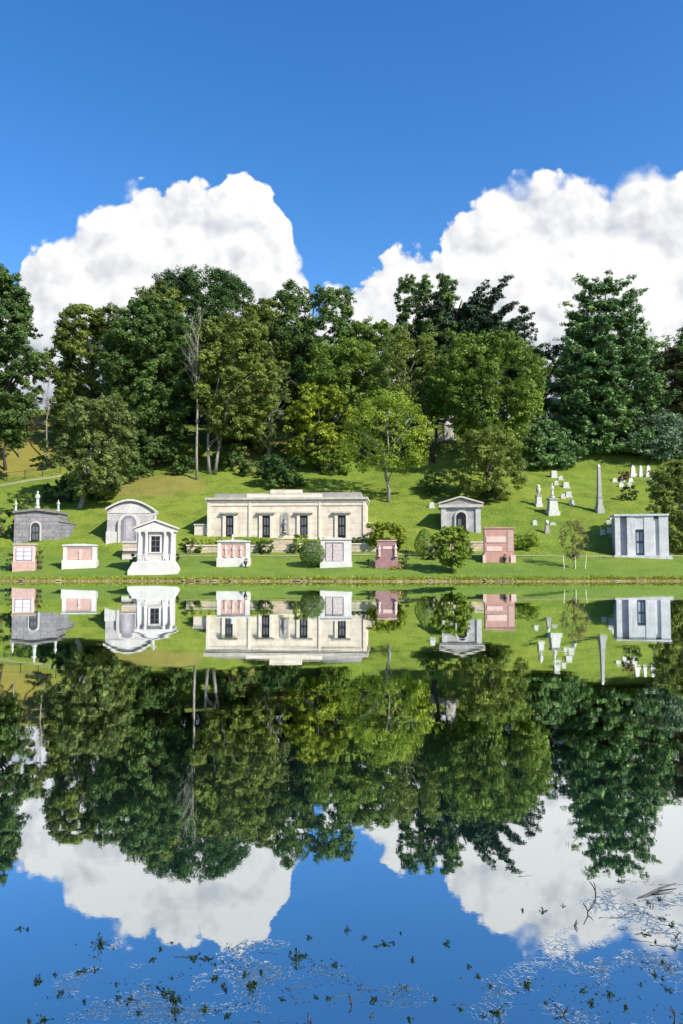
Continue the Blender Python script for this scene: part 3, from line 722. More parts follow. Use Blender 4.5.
tree('dome_tree', 'very dark dome shaped tree, highest of the wood', 203, 128, 277, 376, 54, 'deep', 'dome', dens=3.6, lump=.17, trunk='dark', limbs=3, nclump=170, group=TR, leaf=.34)
tree('twin_trunk_tree', 'olive tree with two leaning pale trunks beside the dead tree', 234, 106, 318, 440, 42, 'olive', 'oval', tpx=212, base=474, dens=1.9, trunk='grey', stems=2, lump=.22, r=.22, limbs=5, group=TR)
tree('broad_tree', 'rounded olive crown right of the dark dome', 263, 120, 300, 400, 26, 'olive', 'round', dens=2.0, trunk='dark', group=TR)
tree('oak_tree', 'dark feathery crown left of the gap of blue sky', 312, 124, 287, 400, 44, 'dark', 'dome', dens=1.9, lump=.19, trunk='dark', nclump=80, group=TR, leaf=.40)
tree('broad_tree', 'deep green tree low in the wood right of the twin trunks', 243, 113, 372, 455, 34, 'mid', 'round', dens=2.0, trunk='dark', group=TR)
tree('sparse_tree', 'thin sage green tree with visible limbs behind the dark hill bush', 270, 104, 366, 452, 26, 'sage', 'oval', base=464, dens=1.05, leaf=.28, trunk='grey', limbs=14, group=TR)
tree('yellow_tree', 'bright yellow green tree in the middle of the wood', 318, 107, 384, 466, 29, 'yellow', 'round', dens=1.8, lump=.24, trunk='dark', group=TR)
tree('broad_tree', 'wide mid green crown behind the bright yellow green tree', 345, 116, 342, 440, 46, 'mid', 'spread', dens=2.0, trunk='dark', group=TR)
tree('broad_tree', 'green crown below the dark open oak, left of the pale stemmed tree', 376, 122, 322, 410, 30, 'mid', 'round', dens=1.9, trunk='dark', group=TR)
tree('pale_stemmed_tree', 'olive tree with a pale forked trunk showing through its leaves', 408, 110, 334, 450, 34, 'olive', 'oval', tpx=398, dens=1.25, trunk='pale', r=.24, limbs=14, leaf=.32, hollow=.5, group=TR)
tree('young_tree', 'light green slender tree on the slope behind the long mausoleum', 385, 90, 391, 472, 44, 'bright', 'spread', tpx=388, base=502, dens=.62, leaf=.30, trunk='grey', r=.2, limbs=12, lump=.22, nclump=44)
tree('oak_tree', 'dark open oak rising into the cloud beside the leaning cedar', 430, 126, 277, 400, 36, 'dark', 'dome', dens=2.1, lump=.2, trunk='dark', limbs=8, nclump=66, group=TR)
tree('broad_tree', 'large rounded green tree in front of the leaning cedar', 488, 103.5, 335, 440, 51, 'mid', 'round', dens=2.2, lump=.19, trunk='dark', nclump=110, group=TR)
tree('broad_tree', 'small olive tree overhanging the stone shrine on the hill', 443, 108, 372, 414, 22, 'olive', 'round', dens=1.5, trunk='dark', limbs=10, tpx=434)
tree('crooked_tree', 'low dark olive tree with crooked trunk behind the small gabled mausoleum', 487, 92, 429, 496, 35, 'olive', 'spread', tpx=486, base=502, dens=1.45, leaf=.30, trunk='dark', r=.24, limbs=12, lump=.24)
tree('broad_tree', 'brownish olive tree at the right edge behind the great pine', 672, 116, 352, 470, 32, 'brown', 'tall', dens=1.9, trunk='dark')
tree('overhanging_tree', 'sage olive tree leaning over the pale flat roofed mausoleum', 681, 78.0, 460, 548, 35, 'olive', 'spread', tpx=692, dens=2.6, leaf=.23, lump=.2, trunk='grey', r=.22, limbs=12, nclump=80, depth=.7)
tree('dark_tree', 'dark tree beyond the right edge with one branch tip reaching into view', 712, 112, 312, 470, 36, 'dark', 'oval', dens=1.2, trunk='dark')
# trees closing the gaps behind
for lab, px, D, tp, bt, hw, mt in (
    ('dark tree deep in the wood behind the yellow green tree', 330, 134, 336, 450, 46, 'dark'),
    ('dark tree deep in the wood behind the pale stemmed tree', 404, 136, 330, 450, 46, 'deep'),
    ('dark tree deep in the wood behind the rounded green tree', 470, 138, 322, 450, 54, 'deep'),
    ('dark tree deep in the wood between the dark dome and feathery crown', 275, 138, 322, 450, 50, 'deep'),
    ('dark tree deep in the wood behind the dead tree', 190, 136, 330, 455, 60, 'deep'),
    ('dark tree deep in the wood at its left end', 112, 134, 335, 450, 48, 'dark'),
    ('dark tree deep in the wood left of the great pine', 545, 136, 350, 455, 44, 'deep'),
    ('dark tree deepest in the wood, low behind the dead tree', 204, 146, 372, 446, 40, 'deep'),
    ('dark tree deepest in the wood, low behind the sparse sage tree', 290, 146, 380, 446, 36, 'deep'),
    ('dark tree deep in the wood at the far right', 660, 138, 346, 450, 60, 'dark')):
    tree('forest_tree', lab, px, D, tp, bt, hw, mt, 'dome', dens=1.7, lump=.2, trunk='dark', group='trees deep in the wood', leaf=.42)

# conifers
pine('great_pine', 'great dark green pine with tiered boughs on the right of the hill', 610, 111.5, 286, 473, 63, 'pine', n=42000, whorls=10, per=13, needle=.50, ysq=.55, flat=.17, droop=.13, up=.26, r=.55, prof=[1.0, 1.04, .98, .92, .86, .82, .74, .66, .52, .38])
pine('young_pine', 'smaller dark pine pressed against the left flank of the great pine', 584, 127, 314, 468, 28, 'pine', ysq=.6, n=18000, whorls=13, per=7)
pine('blue_spruce', 'pale blue green spruce with low boughs right of the great pine', 668, 109, 415, 484, 42, 'spruce', ysq=.5, n=13000, whorls=9, per=8, needle=.34)
pine('low_spruce', 'low spreading dark spruce below the white shrine tower', 546, 107.5, 424, 474, 36, 'pine', ysq=.5, n=12000, whorls=7, per=9, needle=.36, droop=.06)
pine('small_spruce', 'small pointed dark spruce against the cloud left of the great pine', 527, 132, 308, 400, 24, 'cedar', n=8000, whorls=12, per=6)

def cedar():
    D = 124; x = (446 - 341.5) / F * D; g = np.array([x, D, float(zt(x, D))]); s = D / F
    root = thing('leaning_cedar', 'dark cedar with layered boughs swept up to one side against the cloud', 'tree', g, 0, TR)
    P = lambda px, py, dy=0.: at(px, py, D) - g + np.array([0, dy, 0])
    mb = MB(); tr = [np.array([0, 0, -.4]), P(448, 400), P(452, 350), P(456, 318), P(462, 300)]; mb.tube(tr, [.5, .42, .32, .2, .1], 8); cl = []
    B = [((455, 325), (507, 277), 0), ((456, 332), (502, 290), 1.2), ((456, 322), (484, 288), -1.5), ((455, 335), (513, 305), -.6), ((454, 342), (512, 318), 1.5), ((454, 350), (516, 330), 0), ((453, 360), (508, 344), -1.8),
         ((456, 318), (440, 294), .6), ((455, 330), (424, 312), -1), ((454, 342), (420, 326), 1.2), ((453, 354), (418, 340), 0), ((452, 366), (424, 356), -1.4), ((455, 330), (470, 300), 2.2), ((454, 345), (478, 318), -3), ((453, 356), (474, 338), 3), ((452, 372), (500, 362), .5), ((452, 382), (425, 372), 1), ((455, 322), (494, 303), 2.5), ((454, 334), (506, 312), -2.4), ((454, 340), (516, 323), -1), ((453, 348), (412, 333), 2), ((454, 326), (432, 303), -2), ((455, 316), (478, 296), .3), ((453, 362), (518, 340), 2), ((455, 328), (490, 296), .8)]
    for (a, b, dy) in B:
        a, b = P(*a), P(*b, dy * 1.6); L_ = np.linalg.norm(b - a); pts = [a + (b - a) * u + np.array([0, 0, -.10 * L_ * math.sin(math.pi * u)]) for u in np.linspace(0, 1, 6)]
        mb.tube(pts, list(np.linspace(.14, .03, 6)), 5)
        m = int(L_ * 3.6)
        for u in np.linspace(.25, 1, m):
            i = min(4, int(u * 5)); p = pts[i] + (pts[i + 1] - pts[i]) * (u * 5 - i)
            cl.append((p[0] + NP.normal(0, .35), p[1] + NP.normal(0, .8 * (1.2 - u)), p[2] + NP.normal(.08, .16), NP.uniform(.8, 1.35) * (1.15 - .5 * u)))
    v, q, tt = clump_leaves(np.array(cl), 60000, .50, up=.5, flat=.22, asp=.34, sub=7)
    link('crown', quads('crown', v, q, tt), LEAF['cedar'], root); mb.build('trunk', BARK['dark'], root, True)
cedar()

def bare_tree(name, label, px, base, top, r=.17, spread=1.0, mat='pale', seed=3):
    g = ground(px, base); s = g[1] / F; h = (base - top) * s; rn = random.Random(seed)
    root = thing(name, label, 'tree', g); mb = MB(); tw = MB()
    pts = [(0, 0, -.3)] + [(rn.uniform(-.16, .16) - .15 * t * spread, rn.uniform(-.1, .1), h * t) for t in (.15, .3, .45, .6, .75, .88)]
    mb.tube(pts, [r * 1.3, r, r * .9, r * .78, r * .62, r * .42, r * .2], 8)
    def br(p, d, L_, rad, lev):
        q = p + d * L_; m = p + d * L_ * .5 + Vector((rn.uniform(-.1, .1), rn.uniform(-.1, .1), 0)) * L_; tw.tube([p, m, q], [rad, rad * .75, rad * .45], 5)
        if lev:
            for _ in range(3):
                dd = (d + Vector((rn.uniform(-.6, .6), rn.uniform(-.6, .6), rn.uniform(0, .5)))).normalized(); br(p + d * L_ * rn.uniform(.45, 1), dd, L_ * rn.uniform(.45, .7), rad * .5, lev - 1)
    for k in range(15):
        t = rn.uniform(.5, .92); a = rn.uniform(0, 6.28); p = Vector((-.15 * t, 0, h * t)); d = Vector((math.cos(a) * .42, math.sin(a) * .42, 1)).normalized()
        br(p, d, h * rn.uniform(.10, .2) * (1.15 - t * .5), r * .28, 2)
    mb.build('trunk', BARK[mat], root, True); tw.build('branches', BARK[mat], root)
bare_tree('dead_tree', 'bare pale dead tree with a long straight trunk before the dark wood', 197, 480, 312)
bare_tree('bare_sapling', 'thin bare grey tree in the gap of sky at the left of the wood', 47, 462, 372, r=.12, mat='grey', seed=8)

# ------------------------------------------------------------------ shrubs
shrub('hill_bush', 'large dark bush on the slope just above the long mausoleum', 281, 487, 456, 22, 'deep', n=4200, leaf=.28, nclump=34)
shrub('hill_bush', 'smaller dark bush beside the large one above the long mausoleum', 253, 476, 460, 14, 'dark', n=1500, leaf=.28)
shrub('undergrowth_bush', 'shadowy bush at the foot of the bright yellow green tree', 333, 473, 450, 18, 'mid', n=1800, leaf=.3, nclump=24)
shrub('undergrowth_bush', 'leafy green bush right of the sparse sage tree', 302, 468, 436, 18, 'mid', n=2200, leaf=.28)
shrub('undergrowth_bush', 'low dark bush at the foot of the dead tree', 184, 474, 455, 13, 'dark', n=1300, leaf=.28)
shrub('undergrowth_bush', 'low light green bush between the dead tree and twin trunks', 193, 466, 441, 13, 'bright', n=1000, leaf=.26)
shrub('undergrowth_bush', 'dark bush under the broad dark tree', 138, 480, 445, 22, 'dark', n=2600, leaf=.3, nclump=20)
shrub('undergrowth_bush', 'dark bush at the foot of the grey green lobed tree', 60, 502, 478, 17, 'deep', n=2200, leaf=.26)
shrub('undergrowth_bush', 'dark bush right of the trunk of the grey green lobed tree', 98, 500, 478, 16, 'deep', n=2000, leaf=.26)
shrub('undergrowth_bush', 'grey green bush on the left slope by the thin bare tree', 52, 468, 436, 12, 'dark', n=1500, leaf=.28)
shrub('undergrowth_bush', 'dark bush beyond the twin trunked tree', 232, 470, 442, 18, 'dark', n=1900, leaf=.28)
shrub('undergrowth_bush', 'shaded bush below the pale stemmed tree', 368, 460, 438, 14, 'mid', n=1300, leaf=.28, nclump=22)
shrub('undergrowth_bush', 'dim bush below the pale forked trunk by the stair', 412, 452, 424, 18, 'dark', n=1900, leaf=.28)
shrub('undergrowth_bush', 'olive bush at the foot of the large rounded green tree', 520, 466, 428, 22, 'mid', n=2400, leaf=.28, nclump=20)
shrub('undergrowth_bush', 'dark bush beside the crooked tree behind the gabled mausoleum', 492, 501, 480, 12, 'dark', n=1300, leaf=.24)
shrub('undergrowth_bush', 'dark bush in the shade left of the crooked tree', 437, 494, 470, 18, 'dark', n=1700, leaf=.24)
shrub('ivy_bush', 'dark green bush growing by the end of the grey statue mausoleum', 5, 538, 507, 11, 'deep', n=1900, leaf=.2)
shrub('ivy_bush', 'low green bush on the slope behind the grey statue mausoleum', 20, 512, 491, 11, 'mid', n=1200, leaf=.22)
shrub('ball_bush', 'clipped ball shaped dark green bush beside the white marble tablet', 312.5, 567, 541, 12.8, 'dark', n=5200, leaf=.13, tight=True)
shrub('egg_bush', 'clipped egg shaped bush on a dark stem right of the yellow bush', 424, 556, 529, 9.4, 'mid', n=3200, leaf=.13, tight='egg')
shrub('yellow_bush', 'loose yellow green bush behind the red brown carved monument', 388, 551, 522, 20, 'yellow', n=6500, leaf=.17, nclump=28)
shrub('yellow_bush', 'yellow green bush between the steps and the ball shaped bush', 302, 551, 533, 9, 'yellow', n=1100, leaf=.16)
shrub('dark_shrub', 'small dark shrub hugging the west side of the tan steps', 265.5, 553, 540, 8, 'deep', n=900, leaf=.15)
shrub('dark_shrub', 'small dark shrub east of the tan steps', 293, 553, 543, 4.5, 'dark', n=500, leaf=.14)
shrub('dark_shrub', 'dark shrub in front of the east wing of the long mausoleum', 369, 549, 533, 8, 'dark', n=900, leaf=.15)
shrub('dark_shrub', 'dark shrub at the west end of the low cream retaining wall', 187, 550, 537, 7, 'dark', n=800, leaf=.15)
shrub('dark_shrub', 'green shrub below the west wing of the long mausoleum', 196, 553, 545, 7, 'mid', n=600, leaf=.15)
shrub('hedge', 'low green hedge between the salmon tablet and the hillside stones', 525, 548, 534, 14, 'bright', n=1800, leaf=.15, nclump=22)
shrub('dark_shrub', 'dark shrub at the west corner of the white chapel', 136, 565, 553, 5.5, 'deep', n=900, leaf=.12, y0=70)
shrub('dark_shrub', 'dark shrub at the east corner of the white chapel', 174.5, 563, 553, 5.5, 'deep', n=900, leaf=.12, y0=70)
shrub('dark_shrub', 'dark upright shrub against the west side of the pink grid monument', 9.5, 571, 551, 4, 'deep', n=800, leaf=.12)
shrub('flowering_shrub', 'yellow flowering shrub against the east side of the pink grid monument', 38.5, 569, 548, 4.5, 'brown', n=900, leaf=.13)
shrub('dark_shrub', 'dark planting left of the red brown carved monument', 370.5, 568, 559, 4.5, 'deep', n=600, leaf=.12)
shrub('dark_shrub', 'dark planting right of the red brown carved monument', 404, 564, 549, 5, 'deep', n=800, leaf=.12)
shrub('flowering_shrub', 'orange flowers at the right foot of the red brown carved monument', 401, 569, 563, 4, 'flower', n=260, leaf=.10)
shrub('flowering_shrub', 'pale flowers at the middle foot of the red brown carved monument', 393.5, 569.5, 565, 3.2, 'flower', n=160, leaf=.10)
shrub('dark_shrub', 'dark low shrub left of the young bushy tree, by two pale stones', 433, 560, 546, 8, 'deep', n=900, leaf=.14)
shrub('autumn_shrub', 'orange tinged shrub under the great pine by the white headstones', 624, 481, 471, 6, 'rust', n=600, leaf=.18)
shrub('dark_shrub', 'dark round shrub left of the overhanging tree on the hill', 628, 500, 485, 9, 'deep', n=900, leaf=.18)
# border planting on the terrace: one plant after another
for k, px in enumerate([192, 201, 211, 221, 240, 250, 259, 312, 322, 332, 350, 358]):
    shrub('border_plant', 'yellow green border plant on the terrace before the long mausoleum', px + rnd.uniform(-2, 2), 545, 537 + rnd.uniform(-1.5, 2.5), 5 + rnd.uniform(0, 2), ('yellow', 'sage', 'bright')[k % 3], n=330, leaf=.13, Y=79.0, group='border plants before the long mausoleum', nclump=9)

tree('young_bushy_tree', 'young bright green bushy tree on the lawn near the water', 451.5, 70, 526, 567, 18.5, 'bright', 'round', base=573, dens=5.0, leaf=.17, lump=.27, trunk='brown', r=.07, nclump=34)
sap = tree('staked_sapling', 'sparse brownish sapling held by three pale stakes on the lawn', 573, 70, 520, 559, 14, 'brown', 'oval', base=568, dens=.8, leaf=.15, lump=.28, trunk='brown', r=.035, nclump=24, hollow=.1)
for px, lean in ((564.5, .10), (575.5, 0), (585, -.12)):
    g = ground(px, 569) - np.array(sap.location); mb = MB(); mb.tube([(g[0], g[1], g[2] - .2), (g[0] - lean * 1.2, g[1], g[2] + 1.25)], [.045, .04], 6); mb.build('stake', M['wood'], sap)

urn('dark urn of flowers at the corner of the cream tablet with three figures', 245.5, 567.5, .62)
urn('dark flower urn on the lawn before the salmon tablet', 505, 563, .6)

# ------------------------------------------------------------------ headstones on the hill
def headstone(label, cx, base, w, h, kind='round', mat='headstone', group=None, rz=0):
    g = ground(cx, base, 74); s = g[1] / F; w *= s; h *= s; r = thing('headstone', label, 'headstone', g, rz, group); mb = MB()
    if kind == 'round':
        mb.prism([(-w / 2, -.3), (w / 2, -.3), (w / 2, h * .72), (w * .36, h * .92), (0, h), (-w * .36, h * .92), (-w / 2, h * .72)], 0, .16)
    elif kind == 'block': mb.box(-w / 2, w / 2, 0, w * .7, -.3, h * .92, .03, .03)
    elif kind == 'point':
        mb.box(-w * .5, w * .5, -w * .3, w * .5, -.3, h * .2); mb.box(-w * .38, w * .38, -w * .2, w * .36, h * .2, h * .8, w * .1, w * .1); mb.box(-w * .30, w * .30, -w * .12, w * .28, h * .8, h, w * .28, w * .18)
    mb.build('stone', M[mat], r)
    mb = MB(); mb.box(-w * .62, w * .62, -.1, .32 if kind == 'round' else w * .8, -.3, .10); mb.build('base', M['grey_plain'], r)
HS = [
    ('tall pale headstone topmost of the cluster left of the obelisk', 554.5, 478, 6, 8, 'block'), ('small white stone right of the topmost headstone in the cluster', 561, 480, 4, 4.5, 'round'),
    ('small pale stone below the topmost headstone in the cluster', 556.5, 485, 4, 4.5, 'round'), ('pair-like white block in the middle of the cluster', 566.5, 488, 6, 6.5, 'block'),
    ('small rounded stone left of the square white block', 563.2, 498.5, 4, 5, 'round'), ('square white block stone low in the cluster', 569, 497.5, 6, 6.5, 'block'),
    ('rounded white stone lowest of the cluster left of the obelisk', 572, 505, 4.6, 5.4, 'round'),
    ('small white stone far left, on the open slope above the hedge', 535, 525, 4, 5, 'round'), ('flat white stone right of the little grey pedestal', 553, 525, 5, 2.6, 'block'),
    ('white stone at the left end of the upper row right of the obelisk', 615, 482, 4.4, 4, 'round'), ('yellowish stone in the middle of the upper row right of the obelisk', 623, 482, 4.4, 4, 'round'),
    ('white stone at the right end of the upper row right of the obelisk', 631, 482, 4.4, 4, 'round'), ('white stone at the left of the lower pair right of the obelisk', 621.5, 487, 4.6, 4.6, 'round'),
    ('white stone at the right of the lower pair right of the obelisk', 629.5, 487, 4.6, 4.6, 'round'), ('rounded white stone left of two beside the pale mausoleum', 603.2, 535, 5, 5.6, 'round'),
    ('squarer white stone right of two beside the pale mausoleum', 610, 533.5, 5, 6.4, 'block'), ('shaded stone up the slope from the two beside the pale mausoleum', 608.5, 524.5, 4, 4.6, 'round'),
    ('dim rounded stone in the shade below the obelisk', 612, 520, 4, 4.4, 'round'), ('white stone glimpsed above the overhanging tree', 652, 482, 4, 4, 'round')]
for lab, cx, b, w, h, k in HS: headstone(lab, cx, b, w, h, k, group='small headstones on the hill', rz=R(rnd.uniform(-10, 10)))
for lab, cx, w in (('white pointed monument at the left of three under the great pine', 633.2, 6.4), ('white pointed monument in the middle of three under the great pine', 641, 4.6), ('white pointed monument at the right of three under the great pine', 648.5, 6)):
    headstone(lab, cx, 476.5, w, 11.5, 'point', 'white', 'three white monuments under the great pine')

def monument(name, label, cat, cx, base, mat='obelisk'):
    g = ground(cx, base, 74); return thing(name, label, cat, g, R(8)), g[1] / F
r, s = monument('obelisk', 'tall grey obelisk rising from the shaded grass on the hill', 'obelisk', 599.5, 512)
mb = MB(); mb.box(-3.8 * s, 3.8 * s, -3.8 * s, 3.8 * s, -.4, 3 * s); mb.box(-3.1 * s, 3.1 * s, -3.1 * s, 3.1 * s, 3 * s, 6 * s); mb.build('base', M['obelisk'], r)
mb = MB(); mb.box(-2.6 * s, 2.6 * s, -2.6 * s, 2.6 * s, 6 * s, 14 * s, .04, .04); mb.box(-2.9 * s, 2.9 * s, -2.9 * s, 2.9 * s, 14 * s, 15 * s); mb.build('pedestal', M['obelisk'], r)
mb = MB(); mb.box(-1.9 * s, 1.9 * s, -1.9 * s, 1.9 * s, 15 * s, 45.5 * s, .55 * s, .55 * s); mb.build('shaft', M['obelisk'], r)
mb = MB(); mb.box(-1.4 * s, 1.4 * s, -1.4 * s, 1.4 * s, 45.5 * s, 48.5 * s, 1.35 * s, 1.35 * s); mb.build('cap', M['headstone'], r)
r, s = monument('statue_monument', 'pale monument with a robed statue on a tapering pedestal on the hill', 'monument', 552.5, 514)
mb = MB(); mb.box(-6 * s, 6 * s, -5 * s, 5 * s, -.4, 2.5 * s); mb.box(-4.9 * s, 4.9 * s, -4 * s, 4 * s, 2.5 * s, 14 * s, 1.1 * s, .9 * s); mb.build('pedestal', M['headstone'], r)
mb = MB(); mb.box(-4.8 * s, 4.8 * s, -4 * s, 4 * s, 14 * s, 15.6 * s); mb.build('cap', M['obelisk'], r)
statue_mb(15.5 * s, (0, 0, 15.6 * s)).build('statue', M['headstone'], r, True)
r, s = monument('column_monument', 'weathered stone shaft with an urn left of the statue monument', 'monument', 538.5, 506)
mb = MB(); mb.box(-3.6 * s, 3.6 * s, -3 * s, 3 * s, -.4, 2.2 * s); mb.box(-2.7 * s, 2.7 * s, -2.5 * s, 2.5 * s, 2.2 * s, 9.5 * s, .3 * s, .3 * s); mb.build('pedestal', M['headstone'], r)
mb = MB(); mb.box(-2.9 * s, 2.9 * s, -2.6 * s, 2.6 * s, 9.5 * s, 10.6 * s); mb.build('cap', M['obelisk'], r)
mb = MB(); mb.lathe([(1.2 * s, 10.6 * s), (1.0 * s, 12 * s), (2.2 * s, 14.5 * s), (2.5 * s, 17 * s), (1.6 * s, 19 * s), (2.0 * s, 19.8 * s), (.6 * s, 21.5 * s)], 10); mb.build('urn', M['headstone'], r, True)
r, s = monument('small_pedestal', 'little grey pedestal with a rounded white top on the open slope', 'monument', 547, 533)
mb = MB(); mb.box(-2.6 * s, 2.6 * s, -2 * s, 2 * s, -.3, 2 * s); mb.box(-2 * s, 2 * s, -1.6 * s, 1.6 * s, 2 * s, 8.5 * s, .4 * s, .4 * s); mb.build('pedestal', M['roof_grey'], r)
mb = MB(); mb.lathe([(1.9 * s, 8.5 * s), (2.1 * s, 10 * s), (1.6 * s, 12 * s), (.5 * s, 13 * s)], 10); mb.build('finial', M['headstone'], r, True)

# monuments among the trees
def shrine(label, cx, base, top, w, D, mat, kind):
    g = ground(cx, base, 74); s = g[1] / F; h = (base - top) * s; w *= s
    r = thing('stone_shrine', label, 'monument', g); mb = MB(); mb.box(-w * .75, w * .75, 0, w * 1.4, -.4, h * .16); mb.box(-w * .55, w * .55, .08, w * 1.2, h * .16, h * .72); mb.build('body', M[mat], r)
    if kind == 'dome':
        mb = MB(); mb.lathe([(w * .66, h * .72), (w * .7, h * .76), (w * .6, h * .8), (w * .5, h * .9), (w * .25, h * .97), (.03, h)], 12, (0, w * .62, 0)); mb.build('roof', M['grey_plain'], r, True)
    else:
        mb = MB(); mb.box(-w * .7, w * .7, -.08, w * 1.35, h * .72, h * .78); mb.box(-w * .42, w * .42, w * .15, w * 1.0, h * .78, h * .92); mb.box(-w * .5, w * .5, w * .1, w * 1.1, h * .92, h, w * .4, w * .4); mb.build('roof', M[mat], r)
    mb = MB(); mb.prism(arch(-w * .22, w * .22, h * .18, h * .6), .05, .08); mb.build('niche', M['roof_grey'], r)
shrine('grey stone shrine with a rounded cap under the olive tree on the hill', 449, 440, 420, 9, 102, 'grey_plain', 'dome')
shrine('pale stone shrine tower beside the dark pines, high on the hill', 557.5, 440, 396, 9, 103, 'cream_plain', 'tower')
for lab, cx, b, w, h, kind in (('thin white pointed stone among the olive leaves on the hill', 485, 433, 4.5, 11, 'point'), ('white upright stone in the trees behind the sparse sage tree', 265, 442, 5, 9, 'round'), ('pale grey slab in the trees behind the yellow green tree', 311, 440, 10, 8, 'block'), ('small white stone beside the low spreading spruce', 530, 441, 3.5, 6, 'round')):
    headstone(lab, cx, b, w, h, kind)
r = thing('hill_stair', 'pale stone stair edge climbing between bushes on the hill', 'stairs', ground(430, 447))
mb = MB()
for k in range(9): mb.box(-1.1 + k * .33, .1 + k * .33, k * .42, k * .42 + .5, -.5, .12 + k * .26)
mb.build('step', M['coping'], r); mb = MB(); mb.prism([(-1.3, -.3), (2.0, 2.2), (2.0, 2.5), (-1.3, .2)], -.25, -.02); mb.build('side_wall', M['grey_plain'], r)
headstone('shaded white stone on the dark grass behind the gabled mausoleum', 432, 508, 5, 6, 'round')
headstone('pale stone in the shade left of the crooked tree', 470, 488, 6, 6, 'block')

# fences
def fence(name, label, pts, hgt, n, rails, mat='rail', r=.05):
    P = [ground(px, py) for px, py in pts]; root = thing(name, label, 'fence', P[0]); o = P[0]
    seg = np.array([np.hypot(*(b - a)[:2]) for a, b in zip(P[:-1], P[1:])]); cum = np.concatenate([[0], np.cumsum(seg)]); prev = None
    for d in np.linspace(0, cum[-1], n):
        x = np.interp(d, cum, [p[0] for p in P]); y = np.interp(d, cum, [p[1] for p in P]); z = float(zt(x, y))
        q = np.array([x, y, z]) - o; mb = MB(); mb.box(q[0] - r, q[0] + r, q[1] - r, q[1] + r, q[2] - .3, q[2] + hgt); mb.build('post', M[mat], root)
        if prev is not None:
            for k in rails:
                mb = MB(); mb.tube([prev + [0, 0, hgt * k], q + [0, 0, hgt * k]], r * .7, 6); mb.build('rail', M[mat], root)
        prev = q
fence('rail_fence', 'dark two railed fence at the edge of the wood by the dead tree', [(150, 469), (166, 466), (190, 466)], 1.1, 5, (.5, .92), r=.08)
fence('rail_fence', 'dark low fence right of the twin trunked tree', [(222, 466), (240, 466), (258, 468)], 1.0, 4, (.5, .92), r=.07)
fence('post_fence', 'row of thin dark posts above the lane on the ochre slope', [(-12, 483), (4, 481.5), (25, 479), (45, 475.5), (60, 473)], 1.25, 5, (.92,), 'metal', .045)

# ------------------------------------------------------------------ stones of the bank
def rock_mb(rn, sx, sy, sz):
    mb = MB(); mb.lathe([(.6, -.5), (1, -.1), (.95, .3), (.6, .72), (.15, .8)], 7); out = []
    for v in mb.v: out.append((v[0] * sx * rn.uniform(.75, 1.2), v[1] * sy * rn.uniform(.75, 1.2), v[2] * sz * rn.uniform(.8, 1.15)))
    mb.v = out; return mb
rn = random.Random(5)
protos = []
RL = 'tan stone set in the bare bank along the waterline'; RG = 'stones along the waterline'
for k in range(4):
    r = tag(rock_mb(rn, .32, .22, .12).build('bank_stone', M['rock']), RL, 'stone', RG); protos.append(r)
spots = [(184, 0), (188, 1), (193, 0), (198, 1), (203, 0), (208, 0), (215, 1), (222, 0), (231, 1), (241, 0), (262, 0), (294, 1), (297, 0), (300, 1), (305, 0), (311, 0), (478, 0), (484, 1), (490, 0), (497, 0), (503, 1), (509, 0), (336, 0), (60, 0), (20, 1), (399, 0), (430, 0), (560, 0), (617, 1), (655, 0)]
for i, (px, k) in enumerate(spots):
    x = (px - 341.5) / F * 66.2; y = 66.12 - float(shore(x)) + rn.uniform(-.08, .2)
    o = protos[i % 4] if i < 4 else protos[i % 4].copy()
    if i >= 4: COL.objects.link(o)
    o.location = (x, y, float(zt(x, y)) - .01); o.rotation_euler = (0, 0, rn.uniform(0, 6)); sc0 = rn.uniform(.4, .85); o.scale = (sc0 * 1.4, sc0, sc0)

# tufts of rough grass along the top of the bank (nobody could count them)
def bank_grass():
    n = 9000; x = np.concatenate([NP.uniform(-42, 42, n // 2), (NP.uniform(-42, 42, 70)[NP.integers(0, 70, n - n // 2)] + NP.normal(0, .35, n - n // 2))]); y = 66.16 - shore(x) + np.abs(NP.normal(0, .28, n)); h = NP.uniform(.06, .20, n) * np.where(NP.uniform(size=n) < .1, 1.7, 1); z = zt(x, y)
    a = NP.uniform(0, math.pi, n); w = NP.uniform(.03, .07, n); lx, ly = NP.normal(0, .05, n), NP.normal(0, .05, n); dx, dy = np.cos(a) * w, np.sin(a) * w
    v = np.stack([np.stack([x - dx, y - dy, z - .02], 1), np.stack([x + dx, y + dy, z - .02], 1), np.stack([x + dx * .3 + lx, y + dy * .3 + ly, z + h], 1), np.stack([x - dx * .3 + lx, y - dy * .3 + ly, z + h], 1)], 1).reshape(-1, 3)
    o = link('bank_grass', quads('bank_grass', v, np.arange(4 * n).reshape(-1, 4), np.clip(NP.normal(.55, .22, n), 0, 1)), LEAF['yellow']); tag(o, 'rough yellow green grass along the top of the bank', 'grass', kind='stuff')
bank_grass()

